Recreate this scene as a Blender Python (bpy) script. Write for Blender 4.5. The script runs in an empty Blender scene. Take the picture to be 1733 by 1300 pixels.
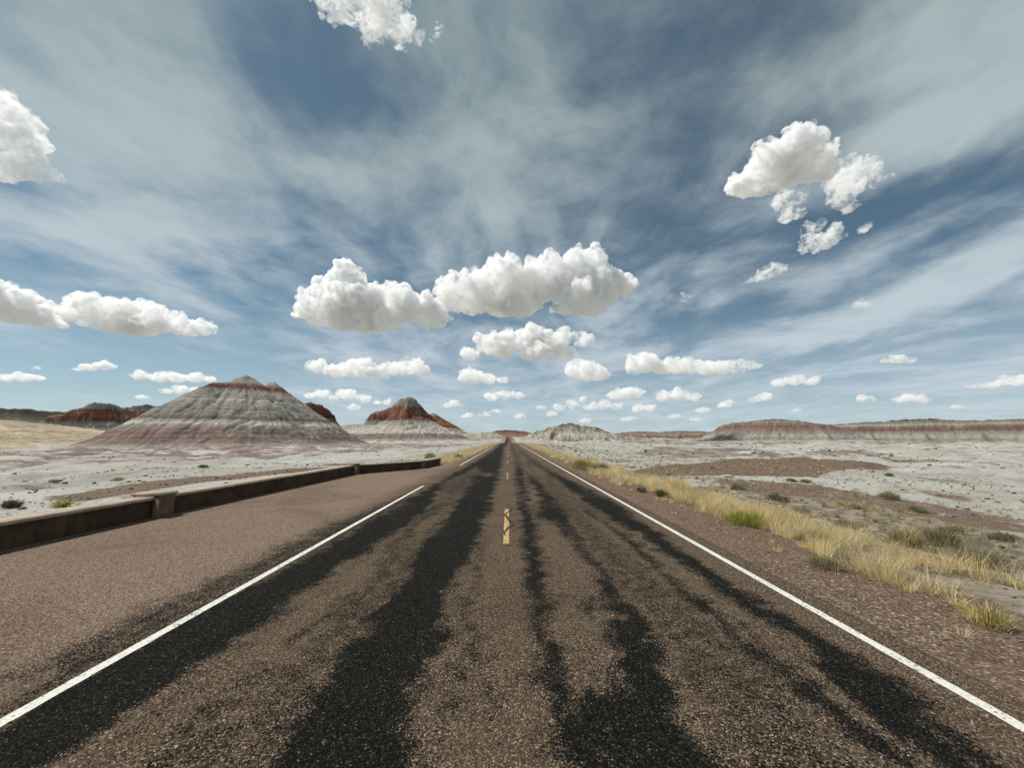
import bpy, bmesh, math, random
import numpy as np
from mathutils import Vector, Matrix, noise as mnoise

R = math.radians
scene = bpy.context.scene
COL = scene.collection

# ------------------------------------------------------------------ camera
H = 1.75                       # eye height above the road
PITCH, YAW = R(8.05), R(0.57)  # tilted up a little, turned a little to the right of the road
F_PX, CX, CY = 651.0, 866.5, 650.0
cam_data = bpy.data.cameras.new("camera")
cam_data.sensor_width = 36.0
cam_data.lens = F_PX / 1733.0 * 36.0
cam_data.clip_start = 0.05
cam_data.clip_end = 200000.0
cam = bpy.data.objects.new("camera", cam_data)
cam.location = (0, 0, H)
cam.rotation_euler = (math.pi / 2 + PITCH, 0, -YAW)
COL.objects.link(cam)
scene.camera = cam
CAM_M = np.array(cam.rotation_euler.to_matrix())


def ray(px, py):
    """world direction of a photo pixel, scaled to unit depth along the lens axis"""
    return CAM_M @ np.array([(px - CX) / F_PX, (CY - py) / F_PX, -1.0])


def at_depth(px, py, d):
    return np.array([0, 0, H]) + ray(px, py) * d


def on_plane(px, py, z=0.0):
    r = ray(px, py)
    t = (z - H) / r[2]
    return np.array([r[0] * t, r[1] * t])


def at_dist(px, py, dist):
    """point seen at a pixel, at a horizontal distance"""
    r = ray(px, py)
    t = dist / math.hypot(r[0], r[1])
    return np.array([0, 0, H]) + r * t


# ------------------------------------------------------------------ light
SUN_AZ, SUN_EL = R(-80), R(57)     # azimuth from the road direction (+Y), negative to the left
sun_dir = Vector((math.sin(SUN_AZ) * math.cos(SUN_EL), math.cos(SUN_AZ) * math.cos(SUN_EL), math.sin(SUN_EL)))
sun_data = bpy.data.lights.new("sun", 'SUN')
sun_data.energy = 4.5
sun_data.angle = R(0.5)
sun_data.color = (1.0, 0.95, 0.88)
sun = bpy.data.objects.new("sun", sun_data)
sun.rotation_euler = sun_dir.to_track_quat('Z', 'Y').to_euler()
COL.objects.link(sun)

scene.view_settings.view_transform = 'Standard'
scene.view_settings.look = 'None'
scene.view_settings.exposure = 0.22
scene.view_settings.gamma = 1.0
scene.cycles.volume_bounces = 8
scene.cycles.max_bounces = 13
scene.cycles.transparent_max_bounces = 48
scene.cycles.use_denoising = True
scene.cycles.denoising_prefilter = 'ACCURATE'


# ------------------------------------------------------------------ node helpers
class NT:
    def __init__(self, tree):
        self.t = tree
        self.n = tree.nodes
        self.l = tree.links

    def new(self, kind, **kw):
        nd = self.n.new(kind)
        for k, v in kw.items():
            setattr(nd, k, v)
        return nd

    def put(self, sock, v):
        if isinstance(v, bpy.types.NodeSocket):
            self.l.new(v, sock)
        elif v is not None:
            sock.default_value = v

    def math(self, op, a, b=None, c=None, clamp=False):
        nd = self.new('ShaderNodeMath', operation=op, use_clamp=clamp)
        self.put(nd.inputs[0], a)
        self.put(nd.inputs[1], b)
        self.put(nd.inputs[2], c)
        return nd.outputs[0]

    def vmath(self, op, a, b=None, out=0):
        nd = self.new('ShaderNodeVectorMath', operation=op)
        self.put(nd.inputs[0], a)
        if op == 'SCALE':
            self.put(nd.inputs['Scale'], b)
        else:
            self.put(nd.inputs[1], b)
        return nd.outputs[out]

    def comb(self, x, y, z=0.0):
        nd = self.new('ShaderNodeCombineXYZ')
        for i, v in enumerate((x, y, z)):
            self.put(nd.inputs[i], v)
        return nd.outputs[0]

    def sep(self, v):
        nd = self.new('ShaderNodeSeparateXYZ')
        self.put(nd.inputs[0], v)
        return nd.outputs

    def noise(self, vec, scale, detail=4, rough=0.55, dist=0.0, lac=2.0, out='Fac'):
        nd = self.new('ShaderNodeTexNoise')
        self.put(nd.inputs['Vector'], vec)
        self.put(nd.inputs['Scale'], scale)
        self.put(nd.inputs['Detail'], detail)
        self.put(nd.inputs['Roughness'], rough)
        self.put(nd.inputs['Distortion'], dist)
        self.put(nd.inputs['Lacunarity'], lac)
        return nd.outputs[out]

    def voro(self, vec, scale, feature='F1', out='Distance', rnd=1.0):
        nd = self.new('ShaderNodeTexVoronoi', feature=feature)
        self.put(nd.inputs['Vector'], vec)
        self.put(nd.inputs['Scale'], scale)
        self.put(nd.inputs['Randomness'], rnd)
        return nd.outputs[out]

    def maprange(self, v, a, b, c=0.0, d=1.0, smooth=True):
        nd = self.new('ShaderNodeMapRange')
        nd.interpolation_type = 'SMOOTHSTEP' if smooth else 'LINEAR'
        self.put(nd.inputs[0], v)
        for i, x in enumerate((a, b, c, d)):
            self.put(nd.inputs[i + 1], x)
        return nd.outputs[0]

    def mix(self, f, a, b, blend='MIX'):
        nd = self.new('ShaderNodeMix', data_type='RGBA', blend_type=blend)
        self.put(nd.inputs[0], f)
        self.put(nd.inputs[6], a if isinstance(a, bpy.types.NodeSocket) else tuple(a) + (1,) * (4 - len(a)))
        self.put(nd.inputs[7], b if isinstance(b, bpy.types.NodeSocket) else tuple(b) + (1,) * (4 - len(b)))
        return nd.outputs[2]

    def ramp(self, f, stops, interp='LINEAR'):
        nd = self.new('ShaderNodeValToRGB')
        cr = nd.color_ramp
        cr.interpolation = interp
        while len(cr.elements) < len(stops):
            cr.elements.new(0.5)
        for e, (p, c) in zip(cr.elements, stops):
            e.position = p
            e.color = tuple(c) + (1,) * (4 - len(c))
        self.put(nd.inputs[0], f)
        return nd.outputs[0]

    def attr(self, name, out='Fac'):
        nd = self.new('ShaderNodeAttribute', attribute_name=name)
        return nd.outputs[out]


def material(name):
    m = bpy.data.materials.new(name)
    m.use_nodes = True
    m.node_tree.nodes.clear()
    nt = NT(m.node_tree)
    out = nt.new('ShaderNodeOutputMaterial')
    return m, nt, out


def principled(nt, out, col, rough=0.9, normal=None, spec=0.3):
    b = nt.new('ShaderNodeBsdfPrincipled')
    nt.put(b.inputs['Base Color'], col if isinstance(col, bpy.types.NodeSocket) else tuple(col) + (1,) * (4 - len(col)))
    nt.put(b.inputs['Roughness'], rough)
    nt.put(b.inputs['Specular IOR Level'], spec)
    if normal is not None:
        nt.put(b.inputs['Normal'], normal)
    nt.l.new(b.outputs[0], out.inputs[0])
    return b


# ------------------------------------------------------------------ sky: physical sky under a thin sheet of cirrus
world = bpy.data.worlds.new("World")
scene.world = world
world.use_nodes = True
world.node_tree.nodes.clear()
w = NT(world.node_tree)
wout = w.new('ShaderNodeOutputWorld')
bg = w.new('ShaderNodeBackground')
bg.inputs[1].default_value = 0.1
sky = w.new('ShaderNodeTexSky')
sky.sky_type = 'NISHITA'
sky.sun_disc = False
sky.sun_elevation = SUN_EL
sky.sun_rotation = SUN_AZ
sky.altitude = 1700
sky.air_density = 1.0
sky.dust_density = 1.0
sky.ozone_density = 1.5
d = w.new('ShaderNodeTexCoord').outputs['Generated']
dx, dy, dz = w.sep(d)
dzc = w.math('MAXIMUM', dz, 0.0)
den = w.math('ADD', dzc, 0.10)
p = w.comb(w.math('DIVIDE', dx, den), w.math('DIVIDE', dy, den), 0.0)     # the sheet seen from below


def sheet(px, py):
    r = ray(px, py)
    r = r / np.linalg.norm(r)
    return r[0] / (max(r[2], 0) + .1), r[1] / (max(r[2], 0) + .1)


# thick and thin places of the sheet: (photo point, second point = long axis, width, weight)
SHEET = [
    ((700, 330), (720, 60), 0.28, 0.22),
    ((250, 160), (480, 330), 0.30, 0.22),
    ((120, 380), (470, 420), 0.22, 0.20),
    ((1560, 200), (1733, 140), 0.35, 0.40),
    ((1330, 560), (1733, 430), 0.30, 0.35),
    ((1000, 330), (900, 200), 0.25, 0.06),
    ((590, 240), (480, 20), 0.22, -0.40),
    ((1210, 180), (1330, 20), 0.30, -0.14),
    ((1300, 440), (1640, 320), 0.30, -0.34),
    ((1150, 565), (1400, 500), 0.22, -0.28),
    ((20, 600), (260, 660), 0.45, -0.65),
    ((20, 440), (140, 455), 0.12, -0.12),
    ((700, 480), (820, 540), 0.20, -0.20),
    ((500, 480), (380, 440), 0.15, -0.15),
    ((1700, 560), (1733, 540), 0.25, -0.2),
]
bias = None
warp = w.noise(p, 1.3, 4, 0.6, out='Color')
pw = w.vmath('ADD', p, w.vmath('SCALE', w.vmath('SUBTRACT', warp, (0.5, 0.5, 0.5)), 0.55))
for (a, b, wd, wt) in SHEET:
    ua, ub = np.array(sheet(*a)), np.array(sheet(*b))
    c = (ua + ub) / 2
    L = max(np.linalg.norm(ub - ua) / 2 * 1.2, wd)
    ang = math.atan2(*(ub - ua)[::-1])
    mp = w.new('ShaderNodeMapping', vector_type='TEXTURE')
    w.put(mp.inputs['Vector'], pw)
    mp.inputs['Location'].default_value = (c[0], c[1], 0)
    mp.inputs['Rotation'].default_value = (0, 0, ang)
    mp.inputs['Scale'].default_value = (L, wd * max(1.0, np.linalg.norm(c) * 0.5), 1)
    r2 = w.vmath('DOT_PRODUCT', mp.outputs[0], mp.outputs[0], out='Value')
    g = w.math('MULTIPLY', w.math('EXPONENT', w.math('MULTIPLY', r2, -1.0)), wt)
    bias = g if bias is None else w.math('ADD', bias, g)
mp = w.new('ShaderNodeMapping')
w.put(mp.inputs['Vector'], p)
mp.inputs['Scale'].default_value = (1.0, 0.62, 1.0)
mp.inputs['Rotation'].default_value = (0, 0, R(-6))
n1 = w.noise(mp.outputs[0], 1.6, 7, 0.53, 0.6)
mp2 = w.new('ShaderNodeMapping')
w.put(mp2.inputs['Vector'], p)
mp2.inputs['Scale'].default_value = (1.0, 0.40, 1.0)
mp2.inputs['Rotation'].default_value = (0, 0, R(9))
n2 = w.noise(mp2.outputs[0], 3.4, 6, 0.52, 0.7)
v = w.math('ADD', w.math('MULTIPLY', n1, 1.15), w.math('MULTIPLY', n2, 0.30))
mot = w.noise(pw, 3.6, 7, 0.62)
v = w.math('ADD', v, w.math('MULTIPLY', w.math('SUBTRACT', mot, .5), .55))
v = w.math('ADD', v, bias)
veil = w.maprange(v, 0.48, 1.04, 0.05, 0.99)
low = w.maprange(dz, 0.0, 0.38, 0.55, 0.0)         # the sheet is seen edge-on low down: thicker
veil = w.math('SUBTRACT', 1.0, w.math('MULTIPLY', w.math('SUBTRACT', 1.0, veil), w.math('SUBTRACT', 1.0, low)))
cirrus = w.mix(w.maprange(dz, 0.05, 0.85), (4.75, 5.45, 6.05), (3.05, 3.75, 3.7))
skyc = w.mix(w.maprange(dz, .2, .6, .03, .22), w.mix(1.0, sky.outputs[0], (0.48, 0.65, 0.60), 'MULTIPLY'), (1.3, 1.6, 1.75))
w.put(bg.inputs[0], w.mix(veil, skyc, cirrus))
w.l.new(bg.outputs[0], wout.inputs[0])


# ------------------------------------------------------------------ object helpers
def tag(o, label=None, cat=None, group=None, kind=None):
    for k, x in (("label", label), ("category", cat), ("group", group), ("kind", kind)):
        if x:
            o[k] = x
    return o


def mesh_obj(name, verts, faces, mats=(), smooth=False, parent=None):
    me = bpy.data.meshes.new(name)
    verts = np.asarray(verts, dtype=np.float32)
    me.vertices.add(len(verts))
    me.vertices.foreach_set("co", verts.ravel())
    if isinstance(faces, np.ndarray):
        k = faces.shape[1]
        flat = faces.ravel().astype(np.int32)
        starts = np.arange(0, len(flat), k, dtype=np.int32)
    else:
        flat = np.array([i for f in faces for i in f], dtype=np.int32)
        starts = np.cumsum([0] + [len(f) for f in faces[:-1]]).astype(np.int32)
    me.loops.add(len(flat))
    me.loops.foreach_set("vertex_index", flat)
    me.polygons.add(len(starts))
    me.polygons.foreach_set("loop_start", starts)
    me.update(calc_edges=True)
    if smooth:
        me.polygons.foreach_set("use_smooth", np.ones(len(starts), dtype=bool))
    me.validate()
    for m in (mats if isinstance(mats, (list, tuple)) else [mats]):
        me.materials.append(m)
    o = bpy.data.objects.new(name, me)
    COL.objects.link(o)
    if parent:
        o.parent = parent
    return o


def set_attr(o, name, vals):
    a = o.data.attributes.new(name, 'FLOAT', 'POINT')
    a.data.foreach_set("value", np.asarray(vals, dtype=np.float32).ravel())


def set_col(o, name, vals):
    a = o.data.attributes.new(name, 'FLOAT_COLOR', 'POINT')
    vals = np.asarray(vals, dtype=np.float32)
    if vals.shape[1] == 3:
        vals = np.concatenate([vals, np.ones((len(vals), 1), np.float32)], 1)
    a.data.foreach_set("color", vals.ravel())

def ico(sub):
    bm = bmesh.new()
    bmesh.ops.create_icosphere(bm, subdivisions=sub, radius=1.0)
    v_ = np.array([x.co[:] for x in bm.verts])
    f_ = np.array([[q.index for q in f.verts] for f in bm.faces])
    bm.free()
    return v_, f_


ICO = ico(2)


# ------------------------------------------------------------------ numeric noise
def _hash(ix, iy, seed):
    h = (ix.astype(np.int64) * 374761393 + iy.astype(np.int64) * 668265263 + seed * 974634777) & 0xffffffff
    h = ((h ^ (h >> 13)) * 1274126177) & 0xffffffff
    h = h ^ (h >> 16)
    return h / 4294967295.0


def perlin(x, y, seed=0):
    x, y = np.broadcast_arrays(np.asarray(x, float), np.asarray(y, float))
    ix, iy = np.floor(x), np.floor(y)
    fx, fy = x - ix, y - iy
    u_, v_ = fx * fx * fx * (fx * (fx * 6 - 15) + 10), fy * fy * fy * (fy * (fy * 6 - 15) + 10)

    def g(ox, oy):
        a = _hash(ix + ox, iy + oy, seed) * 2 * np.pi
        return np.cos(a) * (fx - ox) + np.sin(a) * (fy - oy)
    return 1.5 * ((g(0, 0) * (1 - u_) + g(1, 0) * u_) * (1 - v_) + (g(0, 1) * (1 - u_) + g(1, 1) * u_) * v_)


def fbm(x, y, octv=4, seed=0, gain=0.5, lac=2.03):
    t, a, f = 0, 1.0, 1.0
    for k in range(octv):
        t = t + a * perlin(x * f + k * 17.3, y * f - k * 9.1, seed + k)
        a *= gain
        f *= lac
    return t


def sstep(a, b, x):
    t = np.clip((x - a) / (b - a), 0, 1)
    return t * t * (3 - 2 * t)


def poly_mask(X, Y, poly, width):
    """soft membership of points in a ground polygon"""
    P = np.asarray(poly, float)
    Q = np.roll(P, -1, 0)
    inside = np.zeros(X.shape, bool)
    d2 = np.full(X.shape, 1e18)
    for (ax, ay), (bx, by) in zip(P, Q):
        c = ((ay > Y) != (by > Y))
        with np.errstate(divide='ignore', invalid='ignore'):
            xi = (bx - ax) * (Y - ay) / (by - ay if by != ay else 1e-12) + ax
        inside ^= c & (X < xi)
        ex, ey = bx - ax, by - ay
        L = ex * ex + ey * ey + 1e-12
        t = np.clip(((X - ax) * ex + (Y - ay) * ey) / L, 0, 1)
        d2 = np.minimum(d2, (X - ax - t * ex) ** 2 + (Y - ay - t * ey) ** 2)
    sd = np.sqrt(d2) * np.where(inside, 1, -1)
    return sstep(-width, width, sd)


def road_z(y):
    y = np.asarray(y, float)
    return np.interp(y, [-1e5, 110, 160, 220, 290, 330, 400, 520, 650, 760, 900, 1200, 1e5],
                     [0, 0, -.25, -.9, -1.75, -1.95, -1.3, 1.0, 3.3, 4.6, 4.2, -2, -2])


def left_edge(y):
    """where the paved pull-out ends on the left"""
    return np.interp(y, [-100, 8.9, 19.3, 23, 26.1, 34, 2000], [-8.6, -8.1, -7.8, -5.2, -4.8, -3.5, -3.5])


def ground_z(x, y):
    r = np.hypot(x, y)
    le = left_edge(y)
    dl = np.maximum(0, (le - 0.1) - x)
    dr = np.maximum(0, x - 3.6)
    lat = dl + dr
    zr = road_z(y)
    k = 1 - sstep(10, 90, lat)
    zz = zr * k + (1 - k) * np.where(r > 1500, -3.0, np.minimum(zr, 0) * 0.4)
    zz = zz - 0.035 - 0.45 * sstep(0.2, 5, dl) - 0.75 * sstep(4, 45, dl) - 0.30 * sstep(0.3, 5, dr) - 0.45 * sstep(4, 40, dr)
    amp = np.clip(lat * 0.012, 0, 1.0)
    zz = zz + amp * (0.75 * fbm(x / 9, y / 9, 5, 5) + 0.9 * fbm(x / 45, y / 45, 3, 9))
    zz = zz - np.clip((lat - 6) * .02, 0, .55) * np.clip(1 - 3.2 * np.abs(fbm(x / 16, y / 16, 4, 15)), 0, 1) * (r < 250)
    zz = zz + 0.012 * np.clip(lat, 0, 1) * fbm(x * 2.2, y * 2.2, 3, 31) * (r < 60)
    return zz


# ------------------------------------------------------------------ the desert floor: one sheet to the horizon
def px_poly(pts, z):
    """photo outline laid on the uneven floor"""
    res = []
    for px, py in pts:
        zz = z
        for _ in range(10):
            q = on_plane(px, max(py, 746.5), zz)
            zz = .5 * zz + .5 * float(ground_z(q[0], q[1]))
        res.append(on_plane(px, max(py, 746.5), zz))
    return res


ang = np.concatenate([np.arange(-62, 62.01, 0.17), np.arange(64, 297, 3.0)])
ang = np.radians(ang)
rings = 0.5 * 1.0175 ** np.arange(0, 690)
rings = rings[rings < 70000]
A, Rg = np.meshgrid(ang, rings)
GX, GY = (Rg * np.sin(A)), (Rg * np.cos(A))
GZ = ground_z(GX, GY)
nr_, na_ = A.shape
idx = np.arange(nr_ * na_).reshape(nr_, na_)
i2 = np.roll(idx, -1, 1)
quads = np.stack([idx[:-1], i2[:-1], i2[1:], idx[1:]], -1).reshape(-1, 4)

ground_mat, nt, out = material("desert_floor")
pos = nt.new('ShaderNodeNewGeometry').outputs['Position']
wv = nt.vmath('SCALE', nt.vmath('SUBTRACT', nt.noise(pos, 0.8, 5, 0.6, out='Color'), (.5, .5, .5)), 1.6)
pw_ = nt.vmath('ADD', pos, wv)
nA = nt.noise(pos, 0.05, 6, 0.6)
nB = nt.noise(pw_, 0.33, 6, 0.62)
nC = nt.noise(pos, 3.0, 6, 0.65)
nD = nt.noise(pos, 22.0, 4, 0.7)
clay = nt.mix(nt.maprange(nA, .35, .65), (.31, .30, .27), (.385, .385, .35))
clay = nt.mix(nt.math('MULTIPLY', nt.maprange(nB, .50, .68), .55), clay, (.25, .22, .185))
clay = nt.mix(nt.math('MULTIPLY', nt.maprange(nC, .52, .72), .5), clay, (.24, .215, .19))
crk = nt.voro(pw_, 1.7, 'DISTANCE_TO_EDGE')
clay = nt.mix(nt.math('MULTIPLY', nt.maprange(crk, .0, .05, 1, 0), nt.maprange(nB, .4, .6, 0, .45)), clay, (.16, .145, .12))
clay = nt.mix(nt.math('MULTIPLY', nt.maprange(nD, .57, .68), .8), clay, (.10, .085, .07))
nF = nt.noise(pw_, .16, 6, .7, .6)
clay = nt.mix(nt.maprange(nF, .47, .62, 0, .6), clay, (.235, .215, .18))
clay = nt.mix(nt.maprange(nF, .57, .64, 0, .8), clay, (.15, .115, .09))
nE = nt.noise(pos, 1.1, 4, .75)
clay = nt.mix(nt.math('MULTIPLY', nt.maprange(nE, .585, .67), nt.maprange(nB, .42, .6, .15, .85)), clay, (.13, .11, .085))
# brown gravel lag
peb = nt.voro(pos, 52.0, 'F1', 'Color')
ps = nt.sep(peb)[0]
grav = nt.ramp(ps, [(0, (.035, .024, .017)), (.35, (.118, .080, .051)), (.7, (.205, .143, .095)), (.9, (.30, .225, .17)), (1, (.46, .40, .34))])
grav = nt.mix(nt.math('MULTIPLY', nt.maprange(nD, .42, .6, .6, 0), .9), grav, (.05, .035, .026))
grav = nt.mix(nt.maprange(nB, .35, .65, 0, .45), grav, (.158, .099, .064))
grav = nt.mix(nt.maprange(nC, .5, .7, 0, .5), grav, (.07, .048, .034))
mudn = nt.noise(pw_, 0.12, 7, 0.66, 0.5)
mud = nt.mix(nt.maprange(mudn, .45, .60), (.155, .12, .10), (.38, .35, .325))
mud = nt.mix(nt.maprange(nA, .5, .62), mud, (.155, .135, .115))
lit = nt.mix(nt.maprange(nC, .40, .60), (.27, .23, .18), (.125, .10, .068))
lit = nt.mix(nt.maprange(nD, .55, .68), lit, (.09, .075, .05))
lit = nt.mix(nt.math('MULTIPLY', nt.maprange(nB, .53, .68), .45), lit, (.31, .28, .24))
lit = nt.mix(nt.maprange(nE, .52, .62, 0, .8), lit, (.085, .07, .045))


def edge(name, lo=.35, hi=.65, k=.9):
    a = nt.attr(name)
    j = nt.math('MULTIPLY', nt.math('SUBTRACT', nt.math('ADD', nt.math('MULTIPLY', nB, .5), nt.math('MULTIPLY', nC, .5)), .5), k * 2.4)
    return nt.maprange(nt.math('ADD', a, nt.math('MULTIPLY', j, nt.maprange(nt.math('ABSOLUTE', nt.math('SUBTRACT', a, .5)), .0, .5, 1, .25))), lo, hi)


col = nt.mix(edge('mud'), clay, mud)
col = nt.mix(edge('litter'), col, lit)
col = nt.mix(edge('gravel'), col, grav)
bump = nt.new('ShaderNodeBump')
bump.inputs['Strength'].default_value = 0.9
bump.inputs['Distance'].default_value = 0.12
nt.put(bump.inputs['Height'], nt.math('ADD', nt.math('MULTIPLY', nC, .9), nt.math('ADD', nt.math('MULTIPLY', nD, .25), nt.math('MULTIPLY', nB, 1.2))))
principled(nt, out, col, 0.95, bump.outputs[0], 0.15)

ground = mesh_obj("ground", np.stack([GX, GY, GZ], -1).reshape(-1, 3), quads, ground_mat, smooth=True)
tag(ground, "pale cracked clay desert floor with patches of brown gravel", "ground", kind="structure")
gx, gy = GX.ravel(), GY.ravel()
gr = np.hypot(gx, gy)
ZL, ZR_ = -1.2, -0.75
W = 0.035 * gr + .1
near = gr < 3000
gravel = np.zeros(len(gx))
mudm = np.zeros(len(gx))
litter = np.zeros(len(gx))


def paint(arr, pts, z, wt=1.0, soft=1.0):
    m = poly_mask(gx[near], gy[near], px_poly(pts, z), W[near] * soft) * wt
    arr[near] = np.maximum(arr[near], m)


# left of the road
paint(mudm, [(-200, 790), (0, 768), (170, 757), (330, 751), (600, 750), (700, 752), (640, 765), (470, 774), (330, 780), (150, 785), (0, 795), (-200, 806)], ZL)
paint(mudm, [(600, 750), (760, 749), (820, 752), (740, 757), (640, 762)], ZL, .8)
paint(gravel, [(70, 842), (250, 816), (420, 801), (560, 791), (560, 796), (430, 808), (300, 824), (180, 843), (110, 852)], -.9)
paint(gravel, [(520, 790), (640, 783), (730, 776), (760, 778), (700, 782), (620, 790)], -.7, .7)
# right of the road
paint(gravel, [(1060, 797), (1160, 786), (1300, 779), (1400, 777), (1480, 786), (1512, 793), (1430, 797), (1380, 808), (1300, 806), (1190, 805), (1100, 806)], ZR_)
paint(gravel, [(1190, 808), (1300, 813), (1400, 822), (1500, 838), (1600, 856), (1760, 885), (1760, 908), (1640, 892), (1500, 864), (1400, 846), (1240, 832)], -.6, .66)
paint(gravel, [(1490, 776), (1560, 781), (1550, 786), (1500, 783)], ZR_, .9)
paint(gravel, [(1560, 832), (1640, 842), (1640, 850), (1580, 842)], ZR_, .8)
paint(mudm, [(1120, 757), (1330, 765), (1510, 768), (1500, 775), (1300, 774), (1130, 776), (1050, 768)], ZR_)
paint(mudm, [(1040, 748), (1200, 749), (1733, 749), (2000, 750), (2000, 754), (1500, 753), (1100, 753)], ZR_)
paint(litter, [(1130, 820), (1300, 825), (1500, 858), (1760, 915), (1900, 960), (1900, 1150), (1560, 1020), (1330, 925), (1100, 845)], -.4, .8)
paint(litter, [(1000, 790), (1160, 815), (1200, 850), (1000, 800), (920, 768), (940, 766)], -.4, .8)
# verges
le = left_edge(gy)
litter = np.maximum(litter, (sstep(3.9, 4.6, gx) * (1 - sstep(6.5, 9.0, gx)) * .85 * (gr < 900)))
litter = np.maximum(litter, np.where(gy > 27, (sstep(3.8, 4.4, -gx) * (1 - sstep(7.0, 9.5, -gx))) * .85 * (gr < 900), 0))
gravel = np.maximum(gravel, (1 - sstep(4.2, 6.6, gx)) * (gx > 0))
gravel = np.maximum(gravel, (1 - sstep(0.0, 1.0, le - gx)) * (gx < 0))
set_attr(ground, "gravel", gravel)
set_attr(ground, "mud", mudm)
set_attr(ground, "litter", litter)

# ------------------------------------------------------------------ the road
road_mat, nt, out = material("chip_seal")
pos = nt.new('ShaderNodeNewGeometry').outputs['Position']
v1 = nt.new('ShaderNodeTexVoronoi')
nt.put(v1.inputs['Vector'], pos)
v1.inputs['Scale'].default_value = 104
vs1 = nt.sep(v1.outputs['Color'])
fine = nt.noise(pos, 38, 4, 0.7)
mid = nt.noise(pos, 5.5, 5, 0.65)
big = nt.noise(pos, 0.7, 5, 0.6)
stone = nt.ramp(vs1[0], [(0, (.012, .009, .007)), (.25, (.052, .038, .026)), (.52, (.128, .092, .061)), (.78, (.23, .167, .113)), (.94, (.33, .26, .19)), (1, (.52, .46, .37))])
stone = nt.mix(nt.maprange(fine, .36, .64, 0.75, 0), stone, (.03, .022, .016))
stone = nt.mix(nt.maprange(big, .35, .65, 0, .35), stone, (.125, .088, .06))
stone = nt.mix(nt.math('MULTIPLY', nt.attr('pull'), .85), stone, nt.ramp(vs1[0], [(0, (.055, .039, .028)), (.3, (.145, .103, .075)), (.75, (.26, .188, .14)), (1, (.44, .355, .285))]))
stone = nt.mix(nt.maprange(nt.noise(pos, .28, 6, .62, .8), .46, .66, 0, .42), stone, nt.mix(1.0, stone, (.5, .47, .45), 'MULTIPLY'))
tarc = nt.ramp(vs1[0], [(0, (.003, .0033, .0028)), (.70, (.010, .0105, .0088)), (.90, (.024, .023, .019)), (.985, (.05, .046, .038)), (1, (.14, .13, .11))])
tm = nt.attr('tar')
jit = nt.math('ADD', nt.math('MULTIPLY', nt.math('SUBTRACT', mid, .5), 1.5), nt.math('MULTIPLY', nt.math('SUBTRACT', vs1[1], .5), .75))
jit = nt.math('ADD', jit, nt.math('MULTIPLY', nt.math('SUBTRACT', fine, .5), .6))
tm2 = nt.maprange(nt.math('ADD', nt.math('ADD', tm, .05), nt.math('MULTIPLY', jit, nt.maprange(nt.math('ABSOLUTE', nt.math('SUBTRACT', tm, .5)), .25, .5, 1, .6))), .34, .66)
col = nt.mix(tm2, stone, tarc)
bump = nt.new('ShaderNodeBump')
bump.inputs['Strength'].default_value = 0.8
bump.inputs['Distance'].default_value = 0.012
nt.put(bump.inputs['Height'], nt.math('SUBTRACT', nt.math('MULTIPLY', vs1[2], .5), v1.outputs['Distance']))
principled(nt, out, col, nt.maprange(tm2, 0, 1, .97, .9), bump.outputs[0], 0.05)

xs = np.concatenate([np.arange(-9.0, -3.7, .12), np.arange(-3.6, 3.61, .036)])
ys = np.concatenate([np.arange(-30, 1.2, .6), 1.2 * 1.0118 ** np.arange(0, 580)])
ys = ys[ys < 950]
RX, RY = np.meshgrid(xs, ys)
RX = RX + np.where(RX > 3.55, 0.12 * fbm(RY * .9, RY * 0 + 3.3, 4, 77), 0)
rx, ry = RX.ravel(), RY.ravel()
tar = np.zeros(len(rx))
soft = 0.12 + 0.008 * np.abs(ry)
wx = rx + .075 * fbm(rx * 2.0, ry * 1.0, 5, 41, .6) + (.05 + .006 * np.clip(ry, 0, 30)) * fbm(rx * .7, ry * 2.4, 5, 43, .62)
wy = ry + .45 * fbm(rx * 1.8, ry * .5, 5, 42, .6)


def tarpoly(pts, wt=1.0, s=1.0):
    global tar
    P = [on_plane(x, y, 0) for x, y in pts]
    tar = np.maximum(tar, poly_mask(wx, wy, P, soft * s) * wt)


A_LINE = [(-60, 1255), (0, 1222), (200, 1107), (400, 1002), (560, 922), (690, 846), (730, 824), (765, 803), (800, 784)]
tarpoly(A_LINE + [(815, 782), (792, 800), (755, 815), (718, 869), (658, 911), (594, 952), (538, 985), (465, 1049), (404, 1080), (335, 1129), (226, 1197), (121, 1258), (50, 1330), (-60, 1360)])
tarpoly([(-60, 1180), (0, 1149), (101, 1100), (182, 1060), (303, 1007), (404, 959), (545, 894), (690, 834), (690, 850), (560, 925), (400, 1005), (200, 1110), (0, 1225), (-60, 1258)], .62, 1.6)
B_L = [(400, 1400), (437, 1300), (538, 1197), (585, 1100), (636, 1049), (626, 1031), (658, 1012), (695, 961), (723, 911), (760, 869), (788, 828), (801, 806)]
B_R = [(843, 806), (829, 860), (806, 906), (788, 948), (765, 998), (755, 1049), (742, 1095), (714, 1165), (695, 1238), (686, 1300), (676, 1400)]
tarpoly(B_L + B_R)
tarpoly([(822, 900), (818, 925), (812, 976), (800, 1023), (795, 1080), (796, 1140), (790, 1180), (780, 1240), (765, 1300), (720, 1300), (745, 1238), (762, 1170), (768, 1100), (776, 1023), (794, 976), (806, 925)], .60, 1.2)
tarpoly([(640, 1030), (580, 1046), (515, 1078), (470, 1100), (500, 1074), (575, 1030), (625, 1010)], .62)
tarpoly([(430, 1120), (470, 1130), (440, 1160), (380, 1210), (330, 1260), (300, 1340), (200, 1340), (300, 1240), (370, 1180)], .52, 1.5)
tarpoly([(768, 850), (712, 888), (690, 920), (630, 1003), (585, 1030), (560, 1030), (610, 1000), (668, 920), (692, 888), (745, 850)], .60)
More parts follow.
